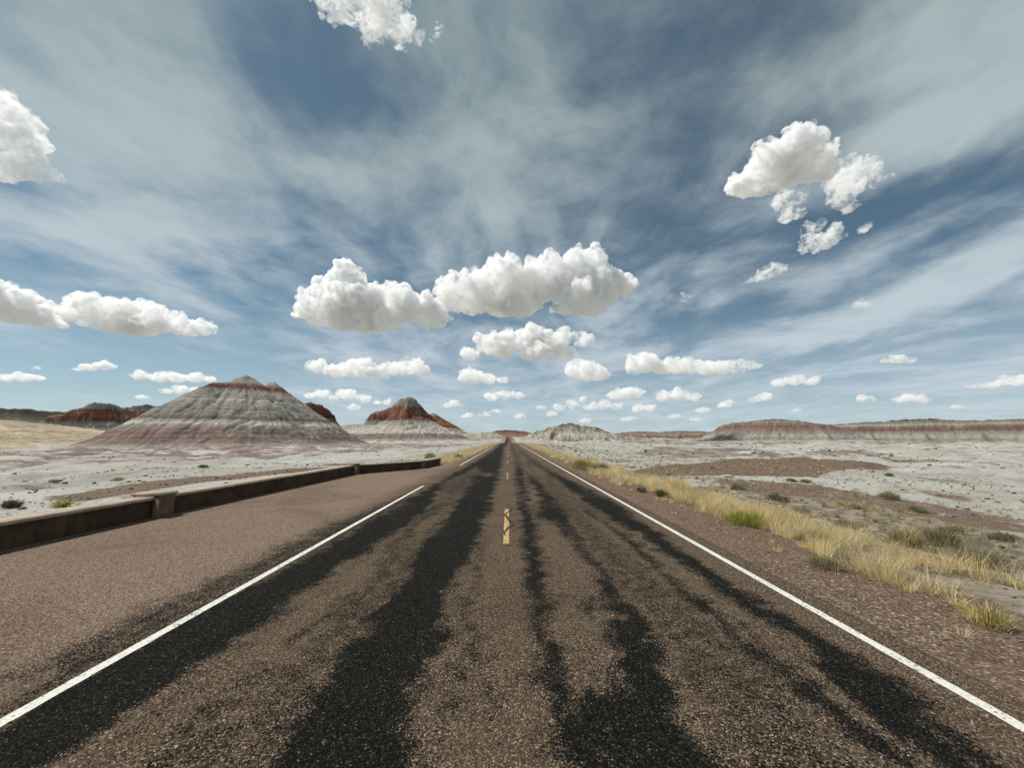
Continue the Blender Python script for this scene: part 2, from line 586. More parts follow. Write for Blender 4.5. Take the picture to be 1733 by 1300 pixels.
tarpoly([(872, 790), (885, 792), (891, 848), (903, 874), (913, 908), (926, 959), (921, 1006), (930, 1073), (951, 1099), (960, 1145), (976, 1171), (966, 1188), (970, 1238), (1002, 1260), (1023, 1300), (1040, 1380), (955, 1380), (948, 1300), (936, 1264), (924, 1213), (924, 1154), (911, 1078), (894, 1006), (890, 942), (886, 900), (880, 860), (874, 820)], .95)
tarpoly([(964, 900), (981, 930), (1002, 963), (1023, 1014), (1040, 1035), (1027, 1061), (1044, 1095), (1070, 1111), (1053, 1154), (1027, 1205), (1020, 1238), (972, 1268), (1000, 1300), (1020, 1400), (1300, 1400), (1225, 1300), (1160, 1238), (1154, 1205), (1146, 1154), (1125, 1116), (1091, 1069), (1078, 1040), (1040, 993), (1006, 942), (981, 900)], .95)
tarpoly([(890, 796), (905, 810), (925, 825), (945, 853), (966, 874), (978, 900), (988, 908), (965, 908), (949, 892), (920, 882), (905, 869), (915, 850), (905, 830), (893, 812)], .9)
tarpoly([(965, 985), (1010, 988), (1024, 1015), (975, 1022)], .52)
tarpoly([(1042, 900), (1063, 925), (1097, 955), (1114, 972), (1127, 993), (1178, 1027), (1207, 1056), (1254, 1099), (1321, 1133), (1372, 1205), (1423, 1238), (1500, 1300), (1600, 1390), (1660, 1390), (1556, 1300), (1475, 1238), (1410, 1192), (1368, 1141), (1300, 1099), (1224, 1054), (1198, 1014), (1139, 983), (1121, 961), (1096, 936), (1059, 900), (1010, 872), (975, 845), (985, 862)], .85)
tarpoly([(920, 790), (961, 812), (1000, 830), (1046, 853), (1092, 888), (1106, 898), (1178, 945), (1237, 983), (1305, 1025), (1351, 1055), (1398, 1088), (1465, 1126), (1550, 1169), (1613, 1220), (1665, 1262), (1708, 1300), (1800, 1390), (1690, 1390), (1592, 1300), (1529, 1247), (1465, 1209), (1423, 1154), (1364, 1099), (1321, 1078), (1271, 1040), (1220, 1010), (1178, 976), (1127, 938), (1080, 902), (1040, 882), (1005, 862), (985, 848), (955, 822), (930, 804)], .93)
tarpoly([(1180, 1010), (1260, 1060), (1350, 1130), (1300, 1110), (1220, 1050)], .46, 1.4)
tarpoly([(1000, 905), (1030, 940), (1075, 1000), (1130, 1080), (1100, 1060), (1050, 1000), (1010, 940)], .46, 1.3)
tarpoly([(800, 1180), (840, 1100), (850, 1180), (830, 1300), (790, 1300)], .40, 1.6)
tarpoly([(1330, 1080), (1420, 1150), (1470, 1230), (1520, 1290), (1440, 1240), (1380, 1170)], .45, 1.5)
tarpoly([(800, 786), (846, 754), (854, 750), (852, 770), (847, 800), (843, 812), (826, 815), (832, 800), (812, 800)], .95)
tarpoly([(862, 752), (868, 752), (880, 775), (888, 796), (874, 796), (868, 775)], .55)
tarpoly([(874, 757), (900, 775), (925, 792), (935, 806), (905, 790), (882, 768)], .6)
tarpoly([(735, 826), (790, 800), (815, 783), (845, 755), (852, 770), (828, 810), (800, 822), (770, 850)], .52, 1.5)
# fainter wheel-track streaks along the whole road, fading into the traced ones
stk = .5 + .5 * fbm(rx * 1.5, ry * .10, 5, 88, .55)
lane = np.exp(-((np.abs(rx) - 1.55) / .9) ** 2)
tar = np.maximum(tar, np.clip(stk * 0.62, 0, .42) * lane)
far_l = sstep(60, 110, ry) * (rx < -.25) * (rx > -3.0) * .75 + sstep(60, 110, ry) * (rx > .3) * (rx < 3.0) * .30 * (.5 + stk)
tar = np.maximum(tar, far_l)
tar = tar * (1 - .18 * sstep(.05, .55, fbm(rx * 1.1 + 3, ry * .35, 5, 91, .6)) * (ry < 60))
tar = tar * (1 - .9 * sstep(3.25, 3.5, np.abs(rx)) * (rx > 0))
keepv = (rx > left_edge(ry) - 0.3).reshape(RX.shape)
n_r, n_c = RX.shape
idx = np.arange(n_r * n_c).reshape(n_r, n_c)
q = np.stack([idx[:-1, :-1], idx[:-1, 1:], idx[1:, 1:], idx[1:, :-1]], -1)
ok = keepv[:-1, :-1] & keepv[:-1, 1:] & keepv[1:, 1:] & keepv[1:, :-1]
q = q[ok]
used = np.unique(q)
remap = np.full(n_r * n_c, -1)
remap[used] = np.arange(len(used))
road = mesh_obj("road", np.stack([rx, ry, road_z(ry) - .06 * sstep(3.40, 3.6, rx)], -1)[used], remap[q], road_mat, smooth=True)
set_attr(road, "tar", tar[used])
set_attr(road, "pull", (sstep(3.0, 4.2, -rx))[used])
tag(road, "straight two-lane brown chip-seal road streaked with black tar", "road", kind="structure")

# painted lines
def paint_mat(name, c, wear):
    m, nt, out = material(name)
    pos = nt.new('ShaderNodeNewGeometry').outputs['Position']
    v_ = nt.sep(nt.voro(pos, 74, 'F1', 'Color'))
    n_ = nt.noise(pos, 2.5, 5, .65)
    hole = nt.maprange(nt.math('ADD', v_[1], nt.math('MULTIPLY', nt.math('SUBTRACT', n_, .5), 1.1)), wear, wear + .12)
    c1 = nt.mix(v_[0], tuple(x * .72 for x in c), c)
    principled(nt, out, nt.mix(hole, c1, (.05, .04, .032)), .8, None, .3)
    return m


white_paint = paint_mat("white_paint", (.62, .61, .55), .90)
yellow_paint = paint_mat("yellow_paint", (.50, .34, .13), .76)
worn_yellow = paint_mat("worn_yellow_paint", (.34, .26, .15), .50)
tar_mat, nt, out = material("crack_tar")
principled(nt, out, (.012, .012, .012), .6)


def strip(name, x0, y0, y1, wdt, mat, wob=.012, z=.004, label=None):
    yy = [y0]
    while yy[-1] < y1:
        yy.append(min(y1, yy[-1] + .04 + .01 * abs(yy[-1])))
    yy = np.array(yy)
    a = x0 - wdt / 2 + wob * .4 * fbm(yy * 6, yy * 0 + x0, 3, 3)
    b = x0 + wdt / 2 + wob * .4 * fbm(yy * 6, yy * 0 + x0, 3, 4)
    zz = road_z(yy) + z
    V = np.concatenate([np.stack([a, yy, zz], -1), np.stack([b, yy, zz], -1)])
    n = len(yy)
    k = np.arange(n - 1)
    o = mesh_obj(name, V, np.stack([k, k + n, k + n + 1, k + 1], -1), mat, parent=road)
    if label:
        o["label"] = label
    return o


XL, XR = -3.14, 3.14
strip("edge_line", XR, -8, 900, .092, white_paint, label="long unbroken white edge line")
strip("edge_line", XL, -8, 14.7, .092, white_paint, label="white edge line broken off at the pull-out")
strip("edge_line", XL, 25.6, 900, .095, white_paint, label="white edge line starting again past the pull-out")
d0 = 6.75
for k in range(60):
    y0 = d0 + 10.3 * k - 10.3
    strip("centre_dash", -.03, y0, y0 + 3.15, .10, yellow_paint if k < 2 else worn_yellow)


def crack(pts, wdt, parent=None):
    P = [on_plane(x, y, 0) for x, y in pts]
    V, Fq = [], []
    for i, c in enumerate(P):
        a, b = P[max(i - 1, 0)], P[min(i + 1, len(P) - 1)]
        t = (b - a) / np.linalg.norm(b - a)
        nn = np.array([-t[1], t[0]])
        ww = wdt * random.uniform(.6, 1.3) * (0.4 if i in (0, len(P) - 1) else 1)
        V += [[*(c + nn * ww), .008], [*(c - nn * ww), .008]]
        if i:
            Fq.append([2 * i - 2, 2 * i - 1, 2 * i + 1, 2 * i])
    return mesh_obj("tar_crack", V, Fq, tar_mat, parent=road)


random.seed(4)
crack([(859, 852), (861, 857), (866, 860), (864, 865), (857, 869), (855, 873), (859, 877), (863, 882), (869, 888), (866, 893), (860, 893), (858, 897), (853, 902), (855, 908)], .028)
crack([(849, 925), (858, 925), (866, 923)], .012)

# ------------------------------------------------------------------ low roadside wall
stucco, nt, out = material("brown_stucco")
pos = nt.new('ShaderNodeNewGeometry').outputs['Position']
n1_ = nt.noise(pos, 2.2, 6, .65)
n2_ = nt.noise(pos, 30, 4, .7)
mp_ = nt.new('ShaderNodeMapping')
nt.put(mp_.inputs['Vector'], pos)
mp_.inputs['Scale'].default_value = (5, 5, .8)
n3_ = nt.noise(mp_.outputs[0], 1.6, 5, .6)
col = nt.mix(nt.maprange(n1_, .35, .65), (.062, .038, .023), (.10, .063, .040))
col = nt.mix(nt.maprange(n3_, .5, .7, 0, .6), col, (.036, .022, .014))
bump = nt.new('ShaderNodeBump')
bump.inputs['Strength'].default_value = .5
bump.inputs['Distance'].default_value = .02
nt.put(bump.inputs['Height'], n2_)
principled(nt, out, col, .95, bump.outputs[0], .1)
pillar_mat, nt, out = material("lit_pillar_stucco")  # lighter than the wall stucco: the pillar's stronger light is put into its colour
pos = nt.new('ShaderNodeNewGeometry').outputs['Position']
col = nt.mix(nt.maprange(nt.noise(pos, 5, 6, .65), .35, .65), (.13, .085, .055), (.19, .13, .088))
principled(nt, out, col, .95, None, .1)
coping_mat, nt, out = material("worn_coping")
pos = nt.new('ShaderNodeNewGeometry').outputs['Position']
col = nt.mix(nt.maprange(nt.noise(pos, 4, 6, .65), .35, .65), (.29, .222, .168), (.40, .335, .27))
col = nt.mix(nt.maprange(nt.noise(pos, 22, 5, .7), .55, .7, 0, .7), col, (.2, .145, .11))
bump = nt.new('ShaderNodeBump')
bump.inputs['Strength'].default_value = .4
bump.inputs['Distance'].default_value = .02
nt.put(bump.inputs['Height'], nt.noise(pos, 25, 4, .7))
principled(nt, out, col, .95, bump.outputs[0], .1)


def prism(name, A_, B_, wdt, z0, z1, mat, parent, bev=.012, ends=(0, 0)):
    """a long box from A to B, slightly irregular, with softened edges"""
    A_, B_ = np.array(A_, float), np.array(B_, float)
    t = (B_ - A_) / np.linalg.norm(B_ - A_)
    A_, B_ = A_ - t * ends[0], B_ + t * ends[1]
    L = np.linalg.norm(B_ - A_)
    nn = np.array([-t[1], t[0]])
    n = max(2, int(L / .5) + 1)
    h = wdt / 2
    prof = [(-h, z0), (h, z0), (h, z1 - bev), (h - bev, z1), (-h + bev, z1), (-h, z1 - bev)]
    V, Fq = [], []
    for i in range(n):
        c = A_ + t * L * i / (n - 1)
        j = mnoise.noise(Vector((c[0] * .7, c[1] * .7, z1 * 3))) * .010
        for (o_, z_) in prof:
            V.append([c[0] + nn[0] * (o_ + j), c[1] + nn[1] * (o_ + j), z_ + (j * .8 if z_ > z0 else 0)])
        if i:
            for k in range(6):
                a, b = (i - 1) * 6 + k, (i - 1) * 6 + (k + 1) % 6
                Fq.append([a, b, b + 6, a + 6])
    Fq.append([5, 4, 3, 2, 1, 0])
    Fq.append([(n - 1) * 6 + k for k in range(6)])
    return mesh_obj(name, V, Fq, mat, parent=parent)


wall = bpy.data.objects.new("low_wall", None)
COL.objects.link(wall)
tag(wall, "long low brown parapet wall with pale coping along the pull-out", "wall", kind="thing")
WP = [np.array([-8.45, -9.0]), np.array([-8.08, 9.15]), np.array([-7.72, 19.5]), np.array([-5.12, 23.1]), np.array([-4.75, 26.3])]
for i in range(4):
    a, b = WP[i], WP[i + 1]
    t = (b - a) / np.linalg.norm(b - a)
    e0 = .2 if i in (1, 2) else (.17 if i == 3 else 0)
    e1 = .2 if i in (0, 1) else (.17 if i == 2 else 0)
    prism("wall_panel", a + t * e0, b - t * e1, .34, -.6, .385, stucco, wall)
    prism("coping", a + t * (e0 - .005), b - t * (e1 - .005), .44, .387, .45, coping_mat, wall, .02)
for i, (hh, ww) in ((1, (.53, .38)), (2, (.53, .38)), (3, (.46, .36)), (4, (.46, .36))):
    a, b = WP[max(i - 1, 0)], WP[min(i + 1, 4)]
    t = (WP[i] - a) / np.linalg.norm(WP[i] - a)
    dp = ww if i > 2 else .62
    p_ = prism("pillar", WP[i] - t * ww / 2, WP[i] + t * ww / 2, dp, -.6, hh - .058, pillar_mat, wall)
    prism("pillar_cap", WP[i] - t * (ww / 2 + .035), WP[i] + t * (ww / 2 + .035), dp + .07, hh - .056, hh, coping_mat, p_, .02)
# ------------------------------------------------------------------ banded badland hills
def strata(name, stops, z_of, warp=.6, streak=.35, wash=None, nscale=.05):
    """rock bands by height; stops = (photo row, colour) from the top down"""
    m, nt, out = material(name)
    pos = nt.new('ShaderNodeNewGeometry').outputs['Position']
    z = nt.sep(pos)[2]
    rill = nt.attr('rill')
    lo, hi = z_of(stops[-1][0]), z_of(stops[0][0])
    span = hi - lo
    wn = nt.math('SUBTRACT', nt.noise(pos, nscale, 5, .6), .5)
    fn = nt.math('SUBTRACT', nt.noise(pos, nscale * 12, 4, .65), .5)
    zz = nt.math('ADD', z, nt.math('MULTIPLY', wn, warp * 6))
    zz = nt.math('ADD', zz, nt.math('MULTIPLY', fn, warp * 1.6))
    st0 = nt.noise(nt.comb(nt.math('MULTIPLY', nt.attr('along'), .8), nt.math('MULTIPLY', nt.attr('down'), .05), 7.0), 1.0, 4, .7)
    zz = nt.math('ADD', zz, nt.math('MULTIPLY', nt.math('SUBTRACT', rill, .4), warp * 3.0))
    zz = nt.math('ADD', zz, nt.math('MULTIPLY', nt.math('SUBTRACT', st0, .5), warp * 7.0))
    f = nt.math('DIVIDE', nt.math('SUBTRACT', zz, lo), span, clamp=True)
    rs = sorted([((z_of(y) - lo) / span, c) for y, c in stops], key=lambda q: q[0])
    col = nt.ramp(f, rs)
    # thin secondary layers inside the bands
    lay = nt.noise(nt.comb(0.0, 0.0, nt.math('MULTIPLY', zz, 1.0)), .75, 5, .72)
    col = nt.mix(nt.maprange(lay, .36, .64), nt.mix(1.0, col, (.62, .60, .60), 'MULTIPLY'), nt.mix(1.0, col, (1.25, 1.25, 1.24), 'MULTIPLY'))
    if wash is not None:
        col = nt.mix(nt.math('MULTIPLY', nt.maprange(rill, .55, .85), streak), col, wash)
    # fine rain streaks running down the slope
    st = nt.noise(nt.comb(nt.math('MULTIPLY', nt.attr('along'), 1.1), nt.math('MULTIPLY', nt.attr('down'), .055), 0.0), 1.0, 5, .68, .3)
    col = nt.mix(nt.maprange(st, .30, .70), nt.mix(1.0, col, (.70, .69, .68), 'MULTIPLY'), nt.mix(1.0, col, (1.22, 1.22, 1.21), 'MULTIPLY'))
    sp = nt.noise(pos, 1.6, 5, .7)
    col = nt.mix(nt.maprange(sp, .55, .75, 0, .28), col, nt.mix(1.0, col, (.55, .53, .5), 'MULTIPLY'))
    bump = nt.new('ShaderNodeBump')
    bump.inputs['Strength'].default_value = .6
    bump.inputs['Distance'].default_value = .4
    nt.put(bump.inputs['Height'], nt.math('ADD', nt.noise(pos, .9, 6, .65), nt.math('MULTIPLY', st, 1.3)))
    principled(nt, out, col, .97, bump.outputs[0], .08)
    return m


def hill(ridges, prof, mat, label, dist, res=.7, zb=-3.5, gully=1.0, lam=5.0, seed=0, rough=1.0, apron=0.0, kmax=None, group=None, wander=1.0, big=0.0, squeeze=True):
    """ridges: polylines of (photo x, photo y, distance); prof: (run over height, part of the height left)"""
    RW = []
    for rd in ridges:
        RW.append(np.array([at_dist(x, y, dd) for x, y, dd in rd]))
    allp = np.concatenate(RW)
    hmax = (allp[:, 2] - zb).max()
    cx, cy = allp[:, 0].mean(), allp[:, 1].mean()
    fw = np.array([cx, cy]) / math.hypot(cx, cy)
    rt = np.array([fw[1], -fw[0]])
    pu = [(p[0] * rt[0] + p[1] * rt[1]) for p in allp]
    pv = [(p[0] * fw[0] + p[1] * fw[1]) for p in allp]
    if squeeze:
        prof = [(t * fw[1], g) for t, g in prof]      # the lens stretches things near the sides
    run = prof[-1][0]
    hs = allp[:, 2] - zb
    u0, u1 = min(np.array(pu) - hs * run), max(np.array(pu) + hs * run)
    v0, v1 = min(np.array(pv) - hs * run), max(np.array(pv) + hs * run * .7)
    us, vs_ = np.arange(u0, u1, res), np.arange(v0, v1, res)
    U, Vv = np.meshgrid(us, vs_)
    X, Y = U * rt[0] + Vv * fw[0], U * rt[1] + Vv * fw[1]
    sx = X + wander * hmax * .05 * fbm(X / (hmax * .9), Y / (hmax * .9), 4, seed + 3)
    sy = Y + wander * hmax * .05 * fbm(X / (hmax * .9) + 31, Y / (hmax * .9), 4, seed + 4)
    best = np.full(X.shape, -1e9)
    S = np.zeros(X.shape)
    Dd = np.zeros(X.shape)
    Hh = np.ones(X.shape)
    pt = np.array([t for t, _ in prof])
    pg = np.array([g for _, g in prof])
    acc = np.zeros(X.shape)
    ks = 1.0 / (hmax * .012)
    off = 0
    for P in RW:
        for a, b in zip(P[:-1], P[1:]):
            e = b[:2] - a[:2]
            L = np.linalg.norm(e) + 1e-9
            tt = ((sx - a[0]) * e[0] + (sy - a[1]) * e[1]) / (L * L)
            t = np.clip(tt, 0, 1)
            qx, qy = a[0] + t * e[0], a[1] + t * e[1]
            dx_, dy_ = sx - qx, sy - qy
            dd = np.hypot(dx_, dy_)
            h = (a[2] + t * (b[2] - a[2])) - zb
            z = h * np.interp(dd / np.maximum(h, .01), pt, pg)
            side = np.sign(dx_ * e[1] - dy_ * e[0])
            nrm = np.array([e[1], -e[0]]) / L
            angv = np.arctan2(dx_ * e[0] + dy_ * e[1], np.abs(dx_ * nrm[0] + dy_ * nrm[1]) * L + 1e-9)
            s = off + t * L + angv * hmax * .55 + side * 500
            up = z > best
            S = np.where(up, s, S)
            Dd = np.where(up, dd, Dd)
            Hh = np.where(up, h, Hh)
            best = np.maximum(best, z)
            off += L
    z = best
    # downslope erosion: gullies that start below the crest and fan out
    q_ = np.clip(Dd / np.maximum(Hh, .1), 0, 9)
    env = sstep(.05, .5, q_) * np.clip(z / hmax * 4, 0, 1)
    wob = 1.2 * fbm(S / 9, Dd / 16, 3, seed + 7)
    r1 = 1 - np.abs(perlin(S / lam + wob, Dd / (lam * 7), seed + 11)) * 2
    r2 = 1 - np.abs(perlin(S / (lam * .42) + wob * 1.7, Dd / (lam * 4), seed + 12)) * 2
    r3 = 1 - np.abs(perlin(S / (lam * 2.6) + wob * .5, Dd / (lam * 14), seed + 13)) * 2
    cut = .5 * np.clip(r1, 0, 1) ** 2 + .3 * np.clip(r2, 0, 1) ** 2 + .55 * np.clip(r3, 0, 1) ** 3
    z = z - gully * env * cut * hmax * .045
    if big:
        z = z - big * hmax * env * np.clip(perlin(S / (lam * 7), Dd / (lam * 40), seed + 21) + .1, 0, 1)
    z = z + rough * np.clip(z / hmax * 5, 0, 1) * (hmax * .018 * fbm(X / 6, Y / 6, 5, seed + 15, .6) + hmax * .012 * fbm(X / 1.7, Y / 1.7, 3, seed + 16))
    rill = np.clip(cut * .75 + .25 * (.5 + .5 * r2), 0, 1)
    keep = z > .02
    Z = z + zb
    n_r, n_c = X.shape
    idx = np.arange(n_r * n_c).reshape(n_r, n_c)
    q = np.stack([idx[:-1, :-1], idx[:-1, 1:], idx[1:, 1:], idx[1:, :-1]], -1)
    ok = keep[:-1, :-1] | keep[:-1, 1:] | keep[1:, 1:] | keep[1:, :-1]
    q = q[ok]
    used = np.unique(q)
    rm = np.full(n_r * n_c, -1)
    rm[used] = np.arange(len(used))
    o = mesh_obj("hill", np.stack([X.ravel(), Y.ravel(), Z.ravel()], -1)[used], rm[q], mat, smooth=True)
    set_attr(o, "rill", rill.ravel()[used])
    set_attr(o, "along", S.ravel()[used])
    set_attr(o, "down", Dd.ravel()[used])
    tag(o, label, "hill", group, kind="structure")
    return o


def zrow(px, dist):
    return lambda y: float(at_dist(px, y, dist)[2])


GREY, LGREY, DGREY = (.255, .243, .212), (.315, .303, .266), (.18, .172, .152)
RED, DRED, ORED = (.17, .072, .047), (.115, .048, .032), (.205, .098, .062)
WHITE, MAUVE, PINK = (.43, .40, .36), (.165, .142, .125), (.195, .145, .122)
CREAM, DARK = (.36, .34, .285), (.062, .057, .045)

TEPEE = [(0, 1), (.35, .76), (.8, .48), (1.25, .24), (1.7, .10), (2.3, .03), (3.0, 0)]
SLOPE = [(0, 1), (.5, .70), (1.0, .42), (1.5, .20), (2.1, .07), (2.8, 0)]

# the big grey tepee hill
D1 = 215
m = strata("grey_tepee_rock", [(634, GREY), (647, LGREY), (651, MAUVE), (653, RED), (659, DRED), (662, GREY), (680, LGREY), (694, GREY), (697, DGREY), (700, GREY), (706, DGREY), (713, MAUVE), (717.5, WHITE), (720.5, WHITE), (723.5, GREY), (729, PINK), (734, (.182, .128, .108)), (742, (.183, .138, .118)), (746, MAUVE), (751, (.21, .175, .155)), (756, (.40, .37, .345)), (764, MAUVE)], zrow(410, D1), .22, .25, (.33, .31, .28))
hill([[(341, 655, 214), (352, 650, 214), (380, 647, 216), (404, 641, 217), (418, 635, 218), (428, 641, 219), (438, 650, 220), (447, 653, 221), (456, 648, 221.5), (464, 646, 222), (472, 655, 224), (484, 666, 228), (500, 677, 234), (520, 688, 242), (545, 703, 250), (565, 716, 256)],
      [(418, 642, 217), (422, 655, 212)]],
     [(0, 1), (.4, .755), (.8, .51), (1.2, .27), (1.45, .135), (1.7, .05), (2.1, 0)], m,
     "largest grey banded hill with a thin red band under its pointed top", D1, .58, -3.2, .95, 2.7, 3, .65)
# red knob on its right-hand shoulder
m = strata("red_knob_rock", [(678, RED), (690, ORED), (705, DRED), (715, GREY)], zrow(540, 262), .4, .2)
hill([[(508, 684, 254), (519, 681, 256), (530, 682, 258), (543, 686, 260), (555, 693, 262), (564, 703, 263), (566, 709, 263)]],
     [(0, 1), (.12, .93), (.3, .62), (.5, .3), (.8, 0)], m, "dark red rocky knob on the right shoulder of the largest grey hill", 260, .5, 8.0, 1.4, 3.0, 8, 2.6)
# red-capped tepee
D2 = 330
m = strata("red_cap_rock", [(671, DGREY), (684, GREY), (687, (.27, .24, .21)), (688, (.22, .18, .15)), (690.5, RED), (700, ORED), (711, DRED), (714, GREY), (722, LGREY), (725, WHITE), (733, WHITE), (736, MAUVE), (741, PINK), (746, (.36, .33, .31))], zrow(690, D2), .4, .25, (.34, .31, .28))
hill([[(630, 704, 326), (636, 698, 327), (652, 693.5, 328), (666, 688, 329), (674, 680, 330), (681, 674, 330), (690, 671.5, 331), (699, 673.5, 332), (707, 680, 333), (722, 697, 334), (733, 706, 335)],
      [(690, 674, 330), (688, 690, 322)]],
     [(0, 1), (.10, .93), (.28, .62), (.55, .44), (.9, .27), (1.3, .13), (1.9, .05), (2.8, 0)], m,
     "tepee hill with a broad red cap and small grey peak, left of the road", D2, .75, -3.5, 1.0, 4.0, 13)
m = strata("red_slope_rock", [(698, DGREY), (703, GREY), (706, RED), (716, ORED), (724, DRED), (728, GREY), (734, CREAM), (745, CREAM)], zrow(745, 410), .4, .25)
hill([[(722, 702, 405), (735, 699, 408), (744, 705, 410), (762, 716, 412), (780, 726, 415)]], SLOPE, m,
     "red-sided hill half hidden behind the red-capped tepee hill", 410, 1.1, -3.5, 1.0, 5, 17)
# low pale ridge joining them and running to the road
m = strata("pale_ridge_rock", [(716, GREY), (724, LGREY), (728, WHITE), (734, WHITE), (737, MAUVE), (743, PINK), (748, CREAM)], zrow(640, 345), .45, .3, WHITE)
hill([[(560, 722, 345), (590, 719, 345), (620, 717, 345), (660, 718, 345), (700, 722, 348), (740, 727, 350), (770, 731, 355)]],
     [(0, 1), (.6, .72), (1.3, .44), (2.2, .2), (3.2, .07), (4.2, 0)], m, "low pale grey ridge running between the two tepee hills", 345, 1.0, -3.5, 1.1, 4, 23)
m = strata("cream_badland_rock", [(730, CREAM), (734, WHITE), (738, (.33, .30, .26)), (744, CREAM)], zrow(815, 560), .5, .3)
hill([[(776, 735, 560), (790, 731.5, 560), (803, 733, 560), (815, 731, 562), (830, 731, 565), (842, 733, 570)]], SLOPE, m,
     "small cream badland mounds just left of the far road", 560, 1.2, -4, 2.2, 4, 29, 2.5)
# far left
m = strata("striped_mesa_rock", [(679, DARK), (684, DGREY), (690, GREY), (694, RED), (700, ORED), (712, RED), (716, GREY), (719, CREAM), (729, GREY), (734, MAUVE), (742, DGREY)], zrow(160, 420), .45, .4, (.36, .32, .27))
hill([[(72, 712, 415), (84, 704, 415), (105, 700, 417), (130, 693, 419), (148, 685, 420), (165, 680, 421), (188, 683, 423), (208, 689, 425), (234, 685, 427), (252, 685, 429), (268, 690, 431), (300, 700, 435)]],
     [(0, 1), (.22, .80), (.55, .45), (.8, .28), (1.3, .12), (2.0, .04), (2.8, 0)], m, "red-striped mesa with a dark grey top, farthest left behind the largest hill", 420, .9, -3.5, 1.5, 4.5, 31, 1.4)
m = strata("dark_ridge_rock", [(689, DARK), (700, (.11, .10, .08)), (708, (.16, .14, .11)), (716, (.27, .24, .19))], zrow(20, 900), .8, .2)
hill([[(-200, 688, 900), (-60, 689, 900), (0, 690, 900), (40, 691, 900), (75, 695, 905), (110, 697, 910), (150, 702, 920)]], SLOPE, m,
     "dark scrubby ridge along the left skyline", 900, 3.0, -4, 1.5, 14, 37)
m = strata("yellow_sand", [(705, (.33, .275, .19)), (722, (.38, .325, .24)), (740, (.36, .305, .215)), (770, (.32, .285, .23))], zrow(0, 300), 1.2, .4, (.13, .11, .075), .12)
hill([[(-300, 704, 300), (-120, 706, 300), (-20, 709, 300), (40, 713, 300), (70, 722, 298), (105, 737, 290), (140, 747, 280)]],
     [(0, 1), (2, .70), (4, .42), (6, .2), (8, .07), (10, 0)], m, "gentle yellow sandy rise at the left edge below the dark ridge", 300, 1.3, -3.0, 1.2, 6, 41, 1.6, squeeze=False)
# right of the road
m = strata("gullied_pale_rock", [(715, DARK), (720, (.19, .17, .135)), (727, (.29, .265, .215)), (733, CREAM), (740, (.36, .335, .285)), (747, CREAM)], zrow(960, 370), .9, .75, (.14, .12, .095))
hill([[(884, 742, 366), (900, 733, 367), (920, 727, 368), (940, 721, 369), (955, 718, 370), (966, 716, 371), (978, 720, 373), (992, 722, 375), (1005, 722, 377), (1016, 727, 379), (1024, 729, 380), (1032, 735, 382), (1044, 734, 384), (1058, 739, 386), (1080, 739.5, 388), (1104, 743, 390)],
      [(940, 724, 366), (930, 738, 350)], [(966, 719, 370), (985, 738, 352)]],
     SLOPE, m, "pale gullied hill with a dark scrubby top, just right of the far road", 370, .75, -3.5, 2.4, 4, 43, 3.0)
m = strata("red_slump_rock", [(721, DRED), (728, RED), (735, (.30, .2, .16)), (745, CREAM)], zrow(1010, 420), .8, .5, CREAM)
hill([[(985, 723, 420), (1005, 722, 421), (1020, 727, 422), (1040, 735, 425), (1060, 741, 428)]], SLOPE, m,
     "reddish shoulder behind the pale gullied hill", 420, 1.0, -3.5, 2.0, 5, 47, 1.6)
m = strata("far_ridge_rock", [(729, DARK), (732, (.17, .16, .13)), (736, (.23, .215, .18)), (738, (.17, .085, .06)), (741, (.16, .08, .056)), (742, LGREY), (747, LGREY)], zrow(1120, 650), 1.6, .6, (.26, .245, .21))
hill([[(1020, 736, 645), (1050, 732, 646), (1080, 730, 648), (1118, 731, 650), (1150, 729, 652), (1190, 730, 655), (1225, 732, 660), (1280, 735, 665)], [(1090, 731, 648), (1096, 741, 625)], [(1150, 730, 650), (1146, 741, 628)]], SLOPE, m,
     "low dark ridge between the pale hill and the red mesa", 650, 1.4, -4, 2.0, 7, 53, 1.4, big=.05)
m = strata("red_mesa_rock", [(708, DARK), (713, DGREY), (717, (.17, .145, .125)), (722, (.148, .082, .064)), (725, (.175, .12, .10)), (728, (.19, .105, .08)), (731, (.20, .19, .165)), (738, (.255, .245, .21)), (744, (.24, .205, .18))], zrow(1300, 560), .9, .45, (.24, .23, .2))
hill([[(1196, 739, 555), (1206, 730, 556), (1217, 722, 557), (1240, 715, 558), (1268, 713, 559), (1292, 709.5, 560), (1320, 709, 561), (1345, 711, 562), (1372, 715, 565), (1400, 719, 568), (1440, 727, 575)],
      [(1320, 722, 552), (1316, 737, 528)], [(1385, 726, 556), (1400, 738, 534)]],
     SLOPE, m, "red-flanked mesa with a dark flat top, at the left end of the right-hand range", 560, 1.0, -4, 1.3, 6, 59, 1.2)
m = strata("banded_range_rock", [(707, DARK), (711, (.15, .14, .115)), (717, GREY), (720, (.17, .13, .11)), (723, (.135, .078, .062)), (727, (.122, .072, .058)), (730, DGREY), (734, (.215, .21, .18)), (741, (.265, .26, .225)), (745, (.18, .145, .125))], zrow(1600, 600), .6, .35, (.22, .215, .185))
hill([[(1395, 720, 640), (1430, 717, 640), (1460, 714, 640), (1500, 713, 640), (1540, 709, 640), (1580, 708, 640), (1620, 711, 640), (1660, 711, 642), (1700, 709, 645), (1733, 708, 648), (1800, 707, 655), (1900, 710, 665), (2000, 714, 680)],
      [(1470, 729, 632), (1474, 738, 606)], [(1560, 728, 632), (1566, 738, 604)], [(1655, 729, 634), (1662, 738, 606)], [(1730, 728, 638), (1745, 738, 611)]],
     SLOPE, m, "long flat-topped range with a dark red band along the right skyline", 620, 1.3, -4, 1.3, 7, 61, 1.2, big=.022)
